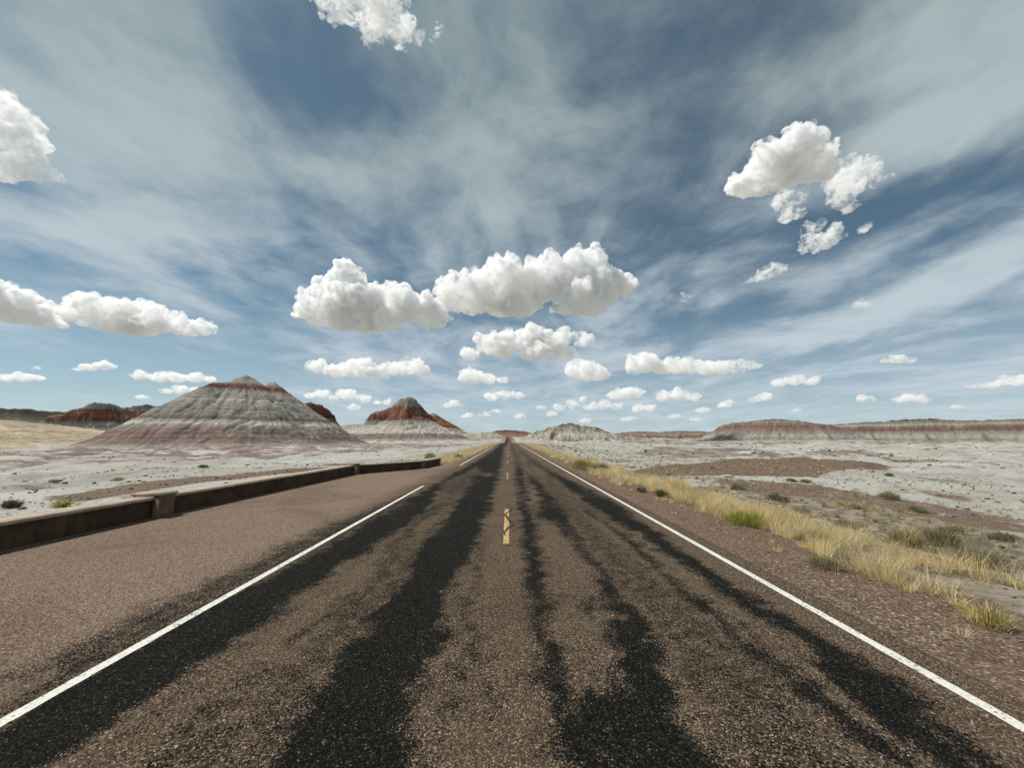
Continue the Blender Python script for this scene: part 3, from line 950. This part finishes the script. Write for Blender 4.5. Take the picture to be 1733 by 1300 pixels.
# where the road climbs out of sight
m = strata("notch_rock", [(727, DARK), (731, (.15, .10, .08)), (735, (.23, .12, .085)), (744, (.27, .17, .13))], zrow(862, 1050), 1.0, .4, (.16, .13, .1))
hill([[(834, 731, 1040), (841, 728.5, 1045), (855, 727.5, 1050), (870, 728, 1050), (886, 730, 1050), (905, 734, 1050)]], SLOPE, m,
     "dark-topped reddish rise where the far end of the road disappears", 1050, 2.5, -4, 1.5, 10, 67)
# ------------------------------------------------------------------ grass along the verges and desert shrubs
plant_mat, nt, out = material("dry_grass")
ca = nt.attr('tint', 'Color')
b = principled(nt, out, ca, .75, None, .15)
tl = nt.new('ShaderNodeBsdfTranslucent')
nt.put(tl.inputs['Color'], ca)
mx = nt.new('ShaderNodeMixShader')
mx.inputs[0].default_value = .42
nt.l.new(b.outputs[0], mx.inputs[1])
nt.l.new(tl.outputs[0], mx.inputs[2])
nt.l.new(mx.outputs[0], out.inputs[0])

STRAW = np.array([[.84, .66, .31], [.88, .74, .42], [.80, .62, .26], [.55, .47, .27], [.80, .72, .50], [.46, .37, .20]])
OLIVE = np.array([[.33, .29, .12], [.39, .34, .155], [.26, .24, .10], [.41, .35, .18]])
SAGE = np.array([[.29, .27, .18], [.24, .225, .145], [.33, .295, .20], [.26, .225, .15]])
GREEN = np.array([[.27, .31, .045], [.34, .36, .06], [.19, .24, .04], [.42, .40, .08]])
DEEP = np.array([[.13, .15, .045], [.17, .19, .06], [.11, .12, .04], [.22, .22, .08]])
BROWN = np.array([[.12, .085, .055], [.16, .12, .08], [.09, .065, .045]])


def blades(roots, height, lean, width, cols, rng, segs=2):
    """many thin bent blades: roots Nx3, height N, lean Nx2 (tip offset over height), width N, cols Nx3"""
    n = len(roots)
    az = rng.uniform(0, 2 * np.pi, n)
    wv_ = np.stack([np.cos(az), np.sin(az), np.zeros(n)], -1) * (width / 2)[:, None]
    V = []
    for k in range(segs + 1):
        t = k / segs
        c = roots + np.stack([lean[:, 0] * height * t ** 1.7, lean[:, 1] * height * t ** 1.7, height * t * (1 - .12 * t * np.hypot(lean[:, 0], lean[:, 1]))], -1)
        wk = (1 - t) ** .7 * .9 + .1
        V.append(c - wv_ * wk)
        V.append(c + wv_ * wk)
    V = np.stack(V, 1)
    m_ = V.shape[1]
    base = (np.arange(n) * m_)[:, None]
    F_ = []
    for k in range(segs):
        F_.append(base + np.array([2 * k, 2 * k + 1, 2 * k + 3, 2 * k + 2])[None])
    return V.reshape(-1, 3), np.stack(F_, 1).reshape(-1, 4), np.repeat(cols, m_, 0)


rng = np.random.default_rng(11)


def tufts(cx_, cy_, hgt, rad, nb, pal, wid, spread=.55):
    """all tufts of one zone"""
    tot = int(nb.sum())
    ti = np.repeat(np.arange(len(cx_)), nb)
    a = rng.uniform(0, 2 * np.pi, tot)
    r_ = np.sqrt(rng.uniform(0, 1, tot)) * rad[ti]
    x, y = cx_[ti] + r_ * np.cos(a), cy_[ti] + r_ * np.sin(a)
    z = ground_z(x, y) - .02
    out_ = (r_ / rad[ti])
    ln = rng.normal(0, .22, (tot, 2)) + (np.stack([np.cos(a), np.sin(a)], -1) * (out_ * spread)[:, None]) + np.array([.10, .02])
    h = hgt[ti] * rng.uniform(.45, 1.1, tot)
    tcol = pal[rng.integers(0, len(pal), len(cx_))]
    bc = tcol[ti] * .65 + pal[rng.integers(0, len(pal), tot)] * .35
    bc = bc * rng.uniform(.72, 1.2, tot)[:, None]
    return blades(np.stack([x, y, z], -1), h, ln, wid[ti] * rng.uniform(.7, 1.3, tot), bc, rng)


parts_ = []


def zone(x0, x1, y0, y1, dens, hr, nbr, pal, clump=.0, thr=-.1, seed=0, edge_=.6):
    n = int((x1 - x0) * (y1 - y0) * dens)
    x = rng.uniform(x0, x1, n)
    y = rng.uniform(y0, y1, n)
    nz = fbm(x / 1.3, y / 2.6, 4, seed)
    e = np.minimum(x - x0, x1 - x) / edge_
    k = (nz + np.minimum(e, 1) * .5 - .5 + rng.uniform(-.25, .25, n)) > thr
    x, y, nz = x[k], y[k], nz[k]
    d_ = np.hypot(x, y)
    h = rng.uniform(*hr, len(x)) * (1 + .35 * np.clip(nz, -1, 1))
    rad = h * rng.uniform(.22, .5, len(x))
    nb = np.clip((nbr * np.clip(14 / d_, .22, 1) * rng.uniform(.6, 1.2, len(x))).astype(int), 6, 200)
    wid = np.clip(d_ * .00055, .0045, .10)
    parts_.append(tufts(x, y, h, rad, nb, pal, wid))


MIXS = np.concatenate([STRAW, STRAW, STRAW, OLIVE[1:2], SAGE[2:3]])
MIXD = np.concatenate([STRAW[2:], OLIVE, SAGE])
# right-hand verge: dense straw band, ragged outer edges, sparser litter beyond
zone(4.35, 7.0, 2.0, 14, 26, (.12, .42), 78, MIXS, thr=-.14, seed=201)
zone(4.1, 7.2, 14, 45, 18, (.12, .40), 70, MIXS, thr=-.16, seed=201)
zone(4.1, 7.4, 45, 150, 11, (.12, .42), 75, MIXS, thr=-.1, seed=201)
zone(4.2, 8.0, 150, 420, 3, (.25, .55), 80, MIXS, thr=-.3, seed=203)
zone(4.0, 5.0, 2.0, 30, 3, (.08, .20), 45, MIXS, thr=.10, seed=207, edge_=.2)
zone(6.6, 11.5, 3, 40, 9, (.07, .20), 45, MIXD, thr=-.05, seed=209)
zone(9, 22, 5, 45, 3.2, (.06, .17), 34, MIXD, thr=0, seed=211)
zone(7, 16, 40, 140, 1.6, (.10, .26), 50, MIXD, thr=-.1, seed=213)
# left-hand verge beyond the wall
zone(-8.2, -3.9, 27.5, 60, 12, (.16, .40), 75, MIXS, thr=-.25, seed=221)
zone(-7.6, -3.8, 60, 150, 8, (.18, .42), 75, MIXS, thr=-.3, seed=221)
zone(-8.2, -3.8, 150, 420, 3, (.25, .55), 80, MIXS, thr=-.3, seed=223)
zone(-12, -7.5, 24, 60, 1.2, (.1, .24), 50, MIXD, thr=0, seed=225)
zone(-13, -8.8, 2, 24, .9, (.07, .18), 40, MIXD, thr=.1, seed=227)
V, Fq, Cc, o_ = [], [], [], 0
for v_, f_, c_ in parts_:
    V.append(v_)
    Fq.append(f_ + o_)
    Cc.append(c_)
    o_ += len(v_)
grass = mesh_obj("grass", np.concatenate(V), np.concatenate(Fq), plant_mat)
set_col(grass, "tint", np.concatenate(Cc))
tag(grass, "dry straw-yellow bunch grass lining both verges of the road", "grass", kind="stuff")


def shrub(px, py, wpx, hpx, pal, label, kind="bush", zg=None, n=900, name="shrub", group=None):
    """a desert shrub standing at a photo position: woody stems under a ragged crown of thin leaves"""
    hpx = hpx * (1.5 if hpx < 10 else 1.1)
    z0 = -.3 if zg is None else zg
    for _ in range(6):
        g = on_plane(px, py, z0)
        z0 = float(ground_z(g[0], g[1]))
    d_ = float(np.linalg.norm(on_plane(px, py, z0)))
    dep = float(on_plane(px, py, z0)[1] * 1.0)
    R_, Hh = wpx / F_PX * dep / 2, hpx / F_PX * dep
    root = bpy.data.objects.new(name, None)
    root.location = (g[0], g[1], z0)
    COL.objects.link(root)
    tag(root, label, "shrub", group)
    r_ = np.random.default_rng(int(px * 7 + py))
    lw = max(.006, d_ * .0007)
    # stems
    ns = 16
    a = r_.uniform(0, 2 * np.pi, ns)
    ln = np.stack([np.cos(a), np.sin(a)], -1) * r_.uniform(.1, .9, ns)[:, None] * (R_ / Hh)
    v_, f_, c_ = blades(np.stack([np.cos(a) * R_ * .1, np.sin(a) * R_ * .1, np.full(ns, -.03)], -1), Hh * r_.uniform(.6, .9, ns), ln, np.full(ns, lw * 2), np.tile(BROWN[1], (ns, 1)), r_, 3)
    st = mesh_obj("stem", v_, f_, plant_mat, parent=root)
    set_col(st, "tint", c_)
    # crown: several sprays
    nk = 22 if kind == "bush" else 12
    ka = r_.uniform(0, 2 * np.pi, nk)
    kr = np.sqrt(r_.uniform(0, 1, nk)) * .72
    kc = np.stack([np.cos(ka) * kr * R_, np.sin(ka) * kr * R_, Hh * r_.uniform(.02, .45, nk) * (1 - .5 * kr)], -1)
    ki = r_.integers(0, nk, n)
    kt = pal[r_.integers(0, len(pal), nk)] * r_.uniform(.8, 1.15, nk)[:, None]
    off_ = r_.normal(0, .20, (n, 3)) * np.array([R_, R_, Hh * .45])
    rt_ = kc[ki] + off_
    rt_[:, 2] = np.maximum(rt_[:, 2], -.02)
    lean = rt_[:, :2] / R_ * .75 + r_.normal(0, .3, (n, 2))
    hh = Hh * r_.uniform(.22, .60, n) * np.clip(1.15 - np.hypot(rt_[:, 0], rt_[:, 1]) / R_ * .55, .3, 1)
    cl = (kt[ki] * .7 + pal[r_.integers(0, len(pal), n)] * .3) * r_.uniform(.7, 1.25, n)[:, None]
    v_, f_, c_ = blades(rt_, hh, lean, lw * r_.uniform(.8, 1.7, n), cl, r_)
    cr = mesh_obj("crown", v_, f_, plant_mat, parent=root)
    set_col(cr, "tint", c_)
    return root


shrub(1262, 890, 74, 30, GREEN, "bright green leafy shrub in the straw grass, brightest plant beside the road")
shrub(988, 795, 44, 20, np.concatenate([GREEN, OLIVE]), "wide yellow-green shrub nearest the far white flats on the right verge")
shrub(1018, 797, 26, 13, np.concatenate([SAGE, DEEP]), "small grey-green shrub just right of the wide yellow-green one")
shrub(1121, 841, 22, 14, DEEP, "small rounded dark green shrub among tall pale grass on the right verge", n=600)
shrub(1086, 833, 16, 11, np.concatenate([BROWN, OLIVE]), "small brownish bush at the road-side edge of the grass", n=500)
shrub(1378, 920, 40, 26, np.concatenate([DEEP, OLIVE, GREEN[:1]]), "olive green shrub standing up from the middle of the grass band")
shrub(1398, 962, 56, 22, np.concatenate([OLIVE, SAGE, GREEN[:1]]), "low spreading green weed at the gravel edge of the grass band")
shrub(1672, 1060, 58, 40, np.concatenate([GREEN[[1, 3]], STRAW[:2], STRAW[:2], OLIVE[:2]]), "yellow-green tussock alone on the brown gravel, nearest the camera", n=500)
shrub(1532, 925, 52, 34, np.concatenate([BROWN[:1], STRAW[2:], OLIVE]), "tall rusty straw clump on the far side of the grass band", n=900)
shrub(1590, 925, 60, 34, np.concatenate([OLIVE, SAGE]), "tall olive grey shrub behind the thickest straw grass")
shrub(1660, 960, 70, 34, np.concatenate([SAGE, BROWN[:1]]), "wide grey-brown shrub behind the grass near the right edge")
shrub(1506, 846, 30, 15, np.concatenate([SAGE, OLIVE]), "grey-green shrub alone at the edge of the pale flat", n=600)
shrub(1428, 893, 32, 15, np.concatenate([SAGE, BROWN]), "dull brown-grey shrub on bare litter beyond the bright green shrub", n=600)
shrub(1354, 868, 30, 13, np.concatenate([SAGE, STRAW[3:4]]), "pale straw-grey shrub on bare soil behind the green shrub", n=500)
shrub(1316, 848, 40, 14, np.concatenate([SAGE, BROWN]), "flat dark grey shrub on the brown gravel by the litter", n=600)
shrub(1250, 830, 30, 12, np.concatenate([SAGE, BROWN]), "low brown-grey shrub at the near edge of the brown gravel", n=500)
shrub(1340, 816, 18, 6, np.concatenate([DEEP, SAGE]), "tiny dark tuft, left one of a pair on the pale strip", n=300)
shrub(1364, 818, 18, 6, np.concatenate([DEEP, SAGE]), "tiny dark tuft, right one of a pair on the pale strip", n=300)
shrub(1504, 806, 14, 5, np.concatenate([DEEP, SAGE]), "tiny dark tuft by itself out on the pale flat past the gravel tongue", n=250)
shrub(1556, 868, 30, 12, SAGE, "pale sage shrub between the lone grey-green shrub and the brown band", n=500)
shrub(1452, 862, 24, 10, np.concatenate([SAGE, OLIVE]), "small sage shrub left of the brown band", n=400)
shrub(1610, 903, 36, 16, np.concatenate([SAGE, OLIVE]), "rounded sage shrub on stony soil behind the grass", n=600)
shrub(1700, 916, 44, 16, np.concatenate([SAGE, BROWN]), "low sage shrub on stony soil at the right edge", n=600)
shrub(1240, 868, 14, 20, BROWN, "thin dead brown stalk among the grass left of the bright green shrub", n=60)
shrub(108, 858, 30, 13, np.concatenate([GREEN[[1, 3]], OLIVE, STRAW[:1]]), "yellow-green tuft showing over the low wall", n=600)
shrub(18, 860, 26, 16, np.concatenate([DARK_ := np.array([[.05, .045, .035]]), BROWN]), "dark dead bush on pale clay behind the low wall", n=600)
shrub(200, 814, 18, 5, np.concatenate([OLIVE, SAGE]), "small olive tuft on the white flat above the brown strip", n=300)
shrub(92, 820, 18, 5, np.concatenate([BROWN, SAGE]), "small brown-grey tuft on the white flat at the left", n=300)
shrub(344, 792, 14, 5, np.concatenate([DEEP, BROWN]), "small dark tuft on the white flat below the largest hill", n=300)
shrub(728, 777, 20, 9, np.concatenate([OLIVE, GREEN[:1]]), "olive shrub in the grass behind the far end of the low wall", n=500)
shrub(776, 778, 16, 8, np.concatenate([OLIVE, DEEP]), "small olive shrub in the left-hand verge grass", n=400)

# stones
stone_mat, nt, out = material("pale_stone")
pos = nt.new('ShaderNodeNewGeometry').outputs['Position']
c1 = nt.mix(nt.maprange(nt.noise(pos, 3, 6, .65), .35, .65), (.27, .25, .22), (.46, .445, .41))
c1 = nt.mix(nt.maprange(nt.voro(pos, 3.2, 'DISTANCE_TO_EDGE'), 0, .05, .8, 0), c1, (.09, .08, .07))
bump = nt.new('ShaderNodeBump')
bump.inputs['Strength'].default_value = .8
bump.inputs['Distance'].default_value = .05
nt.put(bump.inputs['Height'], nt.noise(pos, 9, 5, .65))
principled(nt, out, c1, .95, bump.outputs[0], .1)


def stone(px, py, wpx, hpx, label, sd, name="rock", cat="rock", long=1.0, zg=-.6):
    z0 = zg
    for _ in range(6):
        g = on_plane(px, py, z0)
        z0 = float(ground_z(g[0], g[1]))
    dep = g[1]
    Rx, Hh = wpx / F_PX * dep / 2, hpx / F_PX * dep
    v_, f_ = ico(5)
    dsp = np.array([mnoise.fractal(Vector(c) * 1.4 + Vector((sd, 0, 0)), .8, 2.1, 5) for c in v_])
    v_ = v_ * (1 + .28 * dsp)[:, None]
    v_ = v_ * np.array([Rx, Rx * long, Hh])
    v_[:, 2] = np.maximum(v_[:, 2], -Hh * .4)
    o = mesh_obj(name, v_, f_, stone_mat, smooth=True)
    o.location = (g[0], g[1], z0)
    tag(o, label, cat)
    return o


stone(198, 862, 130, 16, "low cracked grey clay mound showing over the wall left of its pillar", 1.0, "clay_mound", "mound", .8)
stone(1232, 808, 20, 4, "pale pinkish stone lying where the brown gravel meets the litter", 7.0)
stone(20, 882, 70, 9, "low pale clay lump just behind the wall at the left edge", 3.0, "clay_mound", "mound", .8)


# loose stones and clods strewn over the flats
rub_mat, nt, out = material("loose_stone")
principled(nt, out, nt.attr('tint', 'Color'), .95, None, .1)
rng = np.random.default_rng(5)
iv, jf = ico(1)
PX, PY, PS = [], [], []
for (x0, x1, y0, y1, n, s0, s1, sd) in [(6.5, 26, 2, 40, 5200, .02, .075, 301), (8, 70, 25, 120, 5200, .05, .17, 303), (10, 160, 60, 260, 3200, .12, .40, 305),
                                        (-30, -9, 2, 40, 2600, .03, .10, 307), (-90, -9, 22, 150, 4200, .04, .15, 309), (-200, -12, 80, 220, 1800, .08, .27, 311), (3.9, 7, 1.5, 20, 1500, .012, .03, 313)]:
    x, y = rng.uniform(x0, x1, n), rng.uniform(y0, y1, n)
    sc = max(s1 * 22, 1.5)
    k = fbm(x / sc, y / sc, 4, sd, .6) + rng.uniform(-.3, .3, n) > .02
    PX.append(x[k])
    PY.append(y[k])
    PS.append((s0 + (s1 - s0) * rng.uniform(0, 1, n) ** 3)[k])
PX, PY, PS = map(np.concatenate, (PX, PY, PS))
n = len(PX)
ang_ = rng.uniform(0, 6.28, n)
jit_ = 1 + rng.uniform(-.35, .35, (n, len(iv)))
loc = iv[None] * jit_[:, :, None] * (PS[:, None, None] * np.stack([rng.uniform(.8, 1.6, n), rng.uniform(.6, 1.1, n), rng.uniform(.4, .8, n)], -1)[:, None, :])
lx = loc[:, :, 0] * np.cos(ang_)[:, None] - loc[:, :, 1] * np.sin(ang_)[:, None] + PX[:, None]
ly = loc[:, :, 0] * np.sin(ang_)[:, None] + loc[:, :, 1] * np.cos(ang_)[:, None] + PY[:, None]
lz = loc[:, :, 2] + (ground_z(PX, PY) + PS * .15)[:, None]
STN = np.array([[.12, .085, .06], [.17, .12, .085], [.09, .07, .05], [.24, .215, .18], [.30, .285, .25], [.14, .13, .095]])
rub = mesh_obj("rubble", np.stack([lx, ly, lz], -1).reshape(-1, 3), (jf[None] + (np.arange(n) * len(iv))[:, None, None]).reshape(-1, 3), rub_mat)
set_col(rub, "tint", np.repeat(STN[rng.integers(0, len(STN), n)] * rng.uniform(.75, 1.2, n)[:, None], len(iv), 0))
tag(rub, "small loose brown and grey stones strewn over the pale flats", "stones", kind="stuff")

# ------------------------------------------------------------------ cumulus clouds: lumpy closed shells filled with white mist
CLOUD_ALT = 600.0
def mist(name, lo, hi, dist, sc=.07):
    m, nt, out = material(name)
    vs = nt.new('ShaderNodeVolumeScatter')
    vs.inputs['Color'].default_value = (1, .99, .985, 1)
    vs.inputs['Anisotropy'].default_value = 0.2
    oc = nt.new('ShaderNodeTexCoord').outputs['Object']
    oi = nt.new('ShaderNodeObjectInfo')
    oc = nt.vmath('ADD', oc, nt.vmath('SCALE', nt.comb(13.0, 7.0, 3.0), nt.math('MULTIPLY', oi.outputs['Random'], 90.0)))
    big_ = nt.noise(oc, 0.028, 2, 0.5)
    cn = nt.noise(oc, sc, 7, 0.66, dist)
    cn = nt.math('ADD', nt.math('MULTIPLY', cn, .7), nt.math('MULTIPLY', big_, .3))
    dn = nt.maprange(cn, lo, hi, 0.0, 1.0, False)
    # object colour carries the mist's thickness per metre for the cloud's size
    nt.put(vs.inputs['Density'], nt.math('MULTIPLY', dn, nt.sep(oi.outputs['Color'])[0]))
    nt.l.new(vs.outputs[0], out.inputs['Volume'])
    return m


cloud_mat = mist("cloud_mist", .45, .65, .4, .078)
small_mat = mist("small_cloud_mist", .44, .72, .6, .13)
wisp_mat = mist("torn_cloud_mist", .495, .69, .9, .085)


def cloud(puffs, label, group="white cumulus clouds", flat=1.0, seed=0, vox=1.25, wide=1.0, mist=0.46, mat=None):
    mat = mat or (small_mat if max(r for x, y, r in puffs) < 17 else cloud_mat)
    rng = np.random.default_rng(seed)
    base = max(y + r * 0.6 for x, y, r in puffs)
    mx = sum(x for x, y, r in puffs) / len(puffs)
    D = CLOUD_ALT / max(ray(mx, base)[2], 0.03)
    u = D / F_PX
    org = at_depth(mx, base, D)
    fwd = ray(mx, base)
    fwd = np.array([fwd[0], fwd[1], 0])
    fwd /= np.linalg.norm(fwd)
    rgt = np.array([fwd[1], -fwd[0], 0])
    S = []
    for (x, y, r) in puffs:
        c = at_depth(x, y, D + rng.uniform(-.7, .7) * r * u) - org
        rr = r * u * (1.25 if mat == wisp_mat else 1.14)
        S.append((c, rr))
        n1 = 10
        for k in range(n1):
            dv = rng.normal(size=3)
            dv /= np.linalg.norm(dv)
            if dv[2] < -0.15:
                dv[2] *= -0.6
            dv /= np.linalg.norm(dv)
            r1 = rr * rng.uniform(.35, .65)
            c1 = c + dv * (rr * rng.uniform(.8, 1.0)) * np.array([wide, wide, 0.9])
            S.append((c1, r1))
            if r > 9:
                for j in range(7):
                    d2 = rng.normal(size=3) + dv * 0.9
                    d2 /= np.linalg.norm(d2)
                    S.append((c1 + d2 * r1 * .92, r1 * rng.uniform(.22, .45)))
    iv, jf = ICO
    V, Fc, o_ = [], [], 0
    for c, r_ in S:
        V.append(iv * np.array([r_ * wide, r_ * wide, r_ * flat]) + c)
        Fc.append(jf + o_)
        o_ += len(iv)
    raw = mesh_obj("cloud", np.concatenate(V), np.concatenate(Fc), mat)
    md = raw.modifiers.new("r", 'REMESH')
    md.mode = 'VOXEL'
    md.voxel_size = vox * u
    dg = bpy.context.evaluated_depsgraph_get()
    me = bpy.data.meshes.new_from_object(raw.evaluated_get(dg))
    bpy.data.objects.remove(raw)
    n = len(me.vertices)
    co = np.empty(n * 3)
    me.vertices.foreach_get("co", co)
    co = co.reshape(-1, 3)
    nr = np.empty(n * 3)
    me.vertex_normals.foreach_get("vector", nr)
    nr = nr.reshape(-1, 3)
    s1 = 1 / (14 * u)
    off = Vector((seed * 7.3, seed * 3.1, 0))
    dsp = np.array([mnoise.fractal(Vector(c) * s1 + off, 0.9, 2.1, 5) for c in co])
    co = (co + nr * (dsp * 3.4 * u)[:, None]) / u
    zb_ = np.quantile(co[:, 2], .12)                       # flattened underside
    co[:, 2] = np.where(co[:, 2] < zb_, zb_ + (co[:, 2] - zb_) * .6, co[:, 2])
    me.vertices.foreach_set("co", co.ravel())
    me.materials.clear()
    me.materials.append(mat)
    me.update()
    o = bpy.data.objects.new("cloud", me)
    o.location = org
    o.scale = (u, u, u)
    o.color = (mist / u, mist / u, mist / u, 1)
    COL.objects.link(o)
    tag(o, label, "cloud", group)
    return o



TINY = "faint small far cumulus low over the skyline"
L_ = lambda *a: list(a)
cloud([(580,478,25),(575,500,33),(540,525,26),(600,520,36),(640,525,33),(690,520,26),(725,535,23),(620,548,20),(745,545,12),(660,545,22),(570,545,20)],
      "large white cumulus with a tall peak at its left, above the red-capped hill", seed=1)
cloud([(775,502,26),(815,488,28),(855,470,26),(850,505,32),(900,490,28),(910,452,16),(935,470,28),(990,468,36),(990,505,32),(1030,482,28),(1058,487,14),(880,520,24),(960,518,20),(800,515,22),(1000,525,16)],
      "largest cumulus, double-headed, high over the far end of the road", seed=2)
cloud([(795,602,10),(825,582,15),(860,574,13),(850,590,16),(900,577,18),(940,580,16),(985,574,12),(900,600,15),(950,600,14),(925,610,8)],
      "ragged flat cumulus directly under the largest double-headed one", seed=6, wide=1.2)
cloud([(540,622,11),(570,630,11),(600,624,14),(630,630,13),(650,636,8)], "flat-bottomed cumulus left of a smaller round one, above the red-capped hill's left side", seed=7, wide=1.25)
cloud([(675,625,13),(695,622,13),(714,628,9)], "small round cumulus straight above the red-capped hill's peak", seed=8, wide=1.2)
cloud([(800,638,12),(825,642,9),(850,645,6)], "small cumulus tapering to the right, straight above the far road", seed=9, wide=1.25)
cloud([(970,628,11),(990,630,16),(1012,633,13),(1027,636,6)], "compact round cumulus just left of the long low one", seed=10, wide=1.2)
cloud([(1075,620,13),(1098,614,15),(1125,622,13),(1148,622,12),(1172,621,12),(1200,624,12),(1225,623,11),(1248,621,10),(1268,620,8),(1282,621,4)],
      "long low cumulus bank with a puffy left end in the bluest gap", seed=4, wide=1.25)
cloud([(105,530,15),(150,528,22),(190,530,24),(235,536,22),(270,545,18),(310,555,16),(340,560,12),(230,555,18),(180,545,18)],
      "long grey-bottomed cumulus above the left-hand hills", seed=5, wide=1.2)
cloud([(-40,510,36),(0,515,26),(20,520,26),(60,537,18),(85,550,11)], "grey cumulus cut off by the left edge, beside the long grey-bottomed one", seed=11)
cloud([(1265,315,22),(1295,296,32),(1335,275,34),(1372,275,28),(1398,290,14)], "bright smooth loaf-shaped cumulus high on the right", seed=3)
cloud([(1430,310,24),(1450,302,20),(1425,340,15),(1440,355,9),(1475,305,11),(1500,300,6)], "ragged cumulus with wisps trailing right, beside the loaf-shaped one", seed=12, mist=0.281, mat=wisp_mat)
cloud([(1330,342,14),(1350,332,11)], "small puff just under the loaf-shaped cumulus", seed=13, mist=0.281, mat=wisp_mat)
cloud([(1328,368,10),(1350,362,8)], "thin oval puff, second below the loaf-shaped cumulus", seed=14, mist=0.281, mat=wisp_mat)
cloud([(1365,388,11),(1386,382,8)], "small oval puff in the middle of the trail under the ragged cumulus", seed=15, mist=0.281, mat=wisp_mat)
cloud([(1383,414,15),(1405,404,12),(1413,390,8)], "lowest and broadest puff of the trail under the loaf-shaped cumulus", seed=16, mist=0.281, mat=wisp_mat)
cloud([(1462,388,6),(1470,382,4)], "tiny wisp alone to the right of the trail of puffs", seed=17, mist=0.234, mat=wisp_mat)
cloud([(1312,457,10),(1297,465,9),(1280,473,6),(1268,480,4)], "slanting thin shred of cloud on the right, below the trail of puffs", seed=18, mist=0.234, mat=wisp_mat)
cloud([(545,-14,18),(580,2,24),(612,10,24),(640,18,26),(664,32,24),(640,48,16),(622,66,11),(624,88,6),(684,50,11),(692,66,7)], "torn white cloud cut off by the top edge", seed=19, mist=0.421, mat=wisp_mat)
cloud([(710,58,7),(708,70,5)], "tiny torn scrap just right of the torn cloud at the top", seed=20, mist=0.234, mat=wisp_mat)
cloud([(735,58,6),(742,48,5),(732,70,3)], "second tiny torn scrap right of the top cloud", seed=21, mist=0.234, mat=wisp_mat)
cloud([(-20,185,30),(10,195,22),(0,230,32),(30,240,22),(45,262,20),(60,285,15),(85,302,11),(20,285,20),(-10,280,26),(60,215,8)], "streaked cumulus cut off by the left edge, high up", seed=22, mist=0.281, mat=wisp_mat)
cloud([(10,641,6),(40,640,7),(62,641,5)], "flat oval cloud low at the left edge", seed=23, wide=1.4)
cloud([(130,626,4),(150,623,6),(176,619,7)], "small flat cloud rising to the right, below the long grey-bottomed one", seed=24, wide=1.4)
cloud([(238,637,7),(268,639,8),(300,640,8),(332,642,7),(352,643,5)], "flat elongated cloud touching the largest hill's left shoulder", seed=25, wide=1.5)
cloud([(282,662,5),(305,660,6),(325,661,5)], "small flat cloud close above the largest hill's left slope", seed=26, wide=1.5)
cloud([(525,670,5),(545,668,7)], "small cloud left of a wider one behind the largest hill's right slope", seed=27, wide=1.4)
cloud([(565,675,5),(585,669,9),(612,675,7),(655,682,5),(640,683,5)], "wide low cloud between the largest hill and the red-capped hill", seed=28, wide=1.4)
cloud([(832,673,7),(855,669,8),(880,671,5)], "small low cloud above the spot where the road vanishes", seed=29, wide=1.4)
cloud([(755,686,4),(768,684,5),(778,687,3)], "tiny cloud low just right of the red-capped hill's peak", seed=30, wide=1.4)
cloud([(1320,650,6),(1345,645,8),(1375,646,6)], "small bright cloud low above the red mesa's left end", seed=31, wide=1.4)
cloud([(1275,677,5),(1296,672,6)], "small cloud low over the red mesa's left tip", seed=32, wide=1.4)
cloud([(1465,677,6)], "single tiny round cloud low over the right-hand range", seed=33, wide=1.4)
cloud([(1520,677,5),(1545,675,7),(1565,677,4)], "flat bright little cloud low over the middle of the right-hand range", seed=34, wide=1.5)
cloud([(1500,611,5),(1520,608,7),(1540,611,4)], "small pale cloud alone in grey sky on the right", seed=35, wide=1.3)
cloud([(1645,657,4),(1658,655,4),(1668,654,5),(1682,652,6),(1698,648,6),(1715,645,8),(1745,645,9)], "flat cloud cut off by the right edge above the range", seed=36, wide=1.5)
cloud([(1455,516,7),(1466,518,5)], "very small pale smudge of cloud on the right, level with the largest cumulus", seed=37, mist=0.187, mat=wisp_mat)
cloud([(1160,505,7)], "lone small puff just right of the largest double-headed cumulus", seed=38, mist=0.281, mat=wisp_mat)
cloud([(1040,672,7),(1058,666,9),(1076,666,8)], "small bright cloud low above the pale gullied hill's right side", seed=39, wide=1.3)
cloud([(945,690,6),(970,685,7),(1000,690,7),(1025,687,6),(985,676,5),(1045,690,6)], "long low ragged cloud just over the pale gullied hill", seed=40, wide=1.4)
cloud([(1120,672,8),(1148,668,9),(1172,673,7)], "bright low cloud right of the small one over the pale gullied hill", seed=41, wide=1.3)
cloud([(1080,692,6),(1100,691,6)], "little round low cloud just over the gap right of the pale gullied hill", seed=42, wide=1.4)
for i, (x, y, r) in enumerate([(1065,708,5),(990,712,4),(1190,694,5),(1225,686,5),(1240,680,4),(820,702,4),(838,696,4),(880,705,4),(790,704,4),(60,623,3),(240,672,4),(1180,710,4),(1140,705,4),(935,700,4),(915,690,3),(600,690,4),(1620,690,4),(1350,694,3)]):
    cloud([(x-1.5*r,y+.3*r,r*.8),(x,y,r),(x+1.5*r,y+.2*r,r*.75)], TINY, "faint small clouds low over the skyline", seed=50+i, wide=1.3)
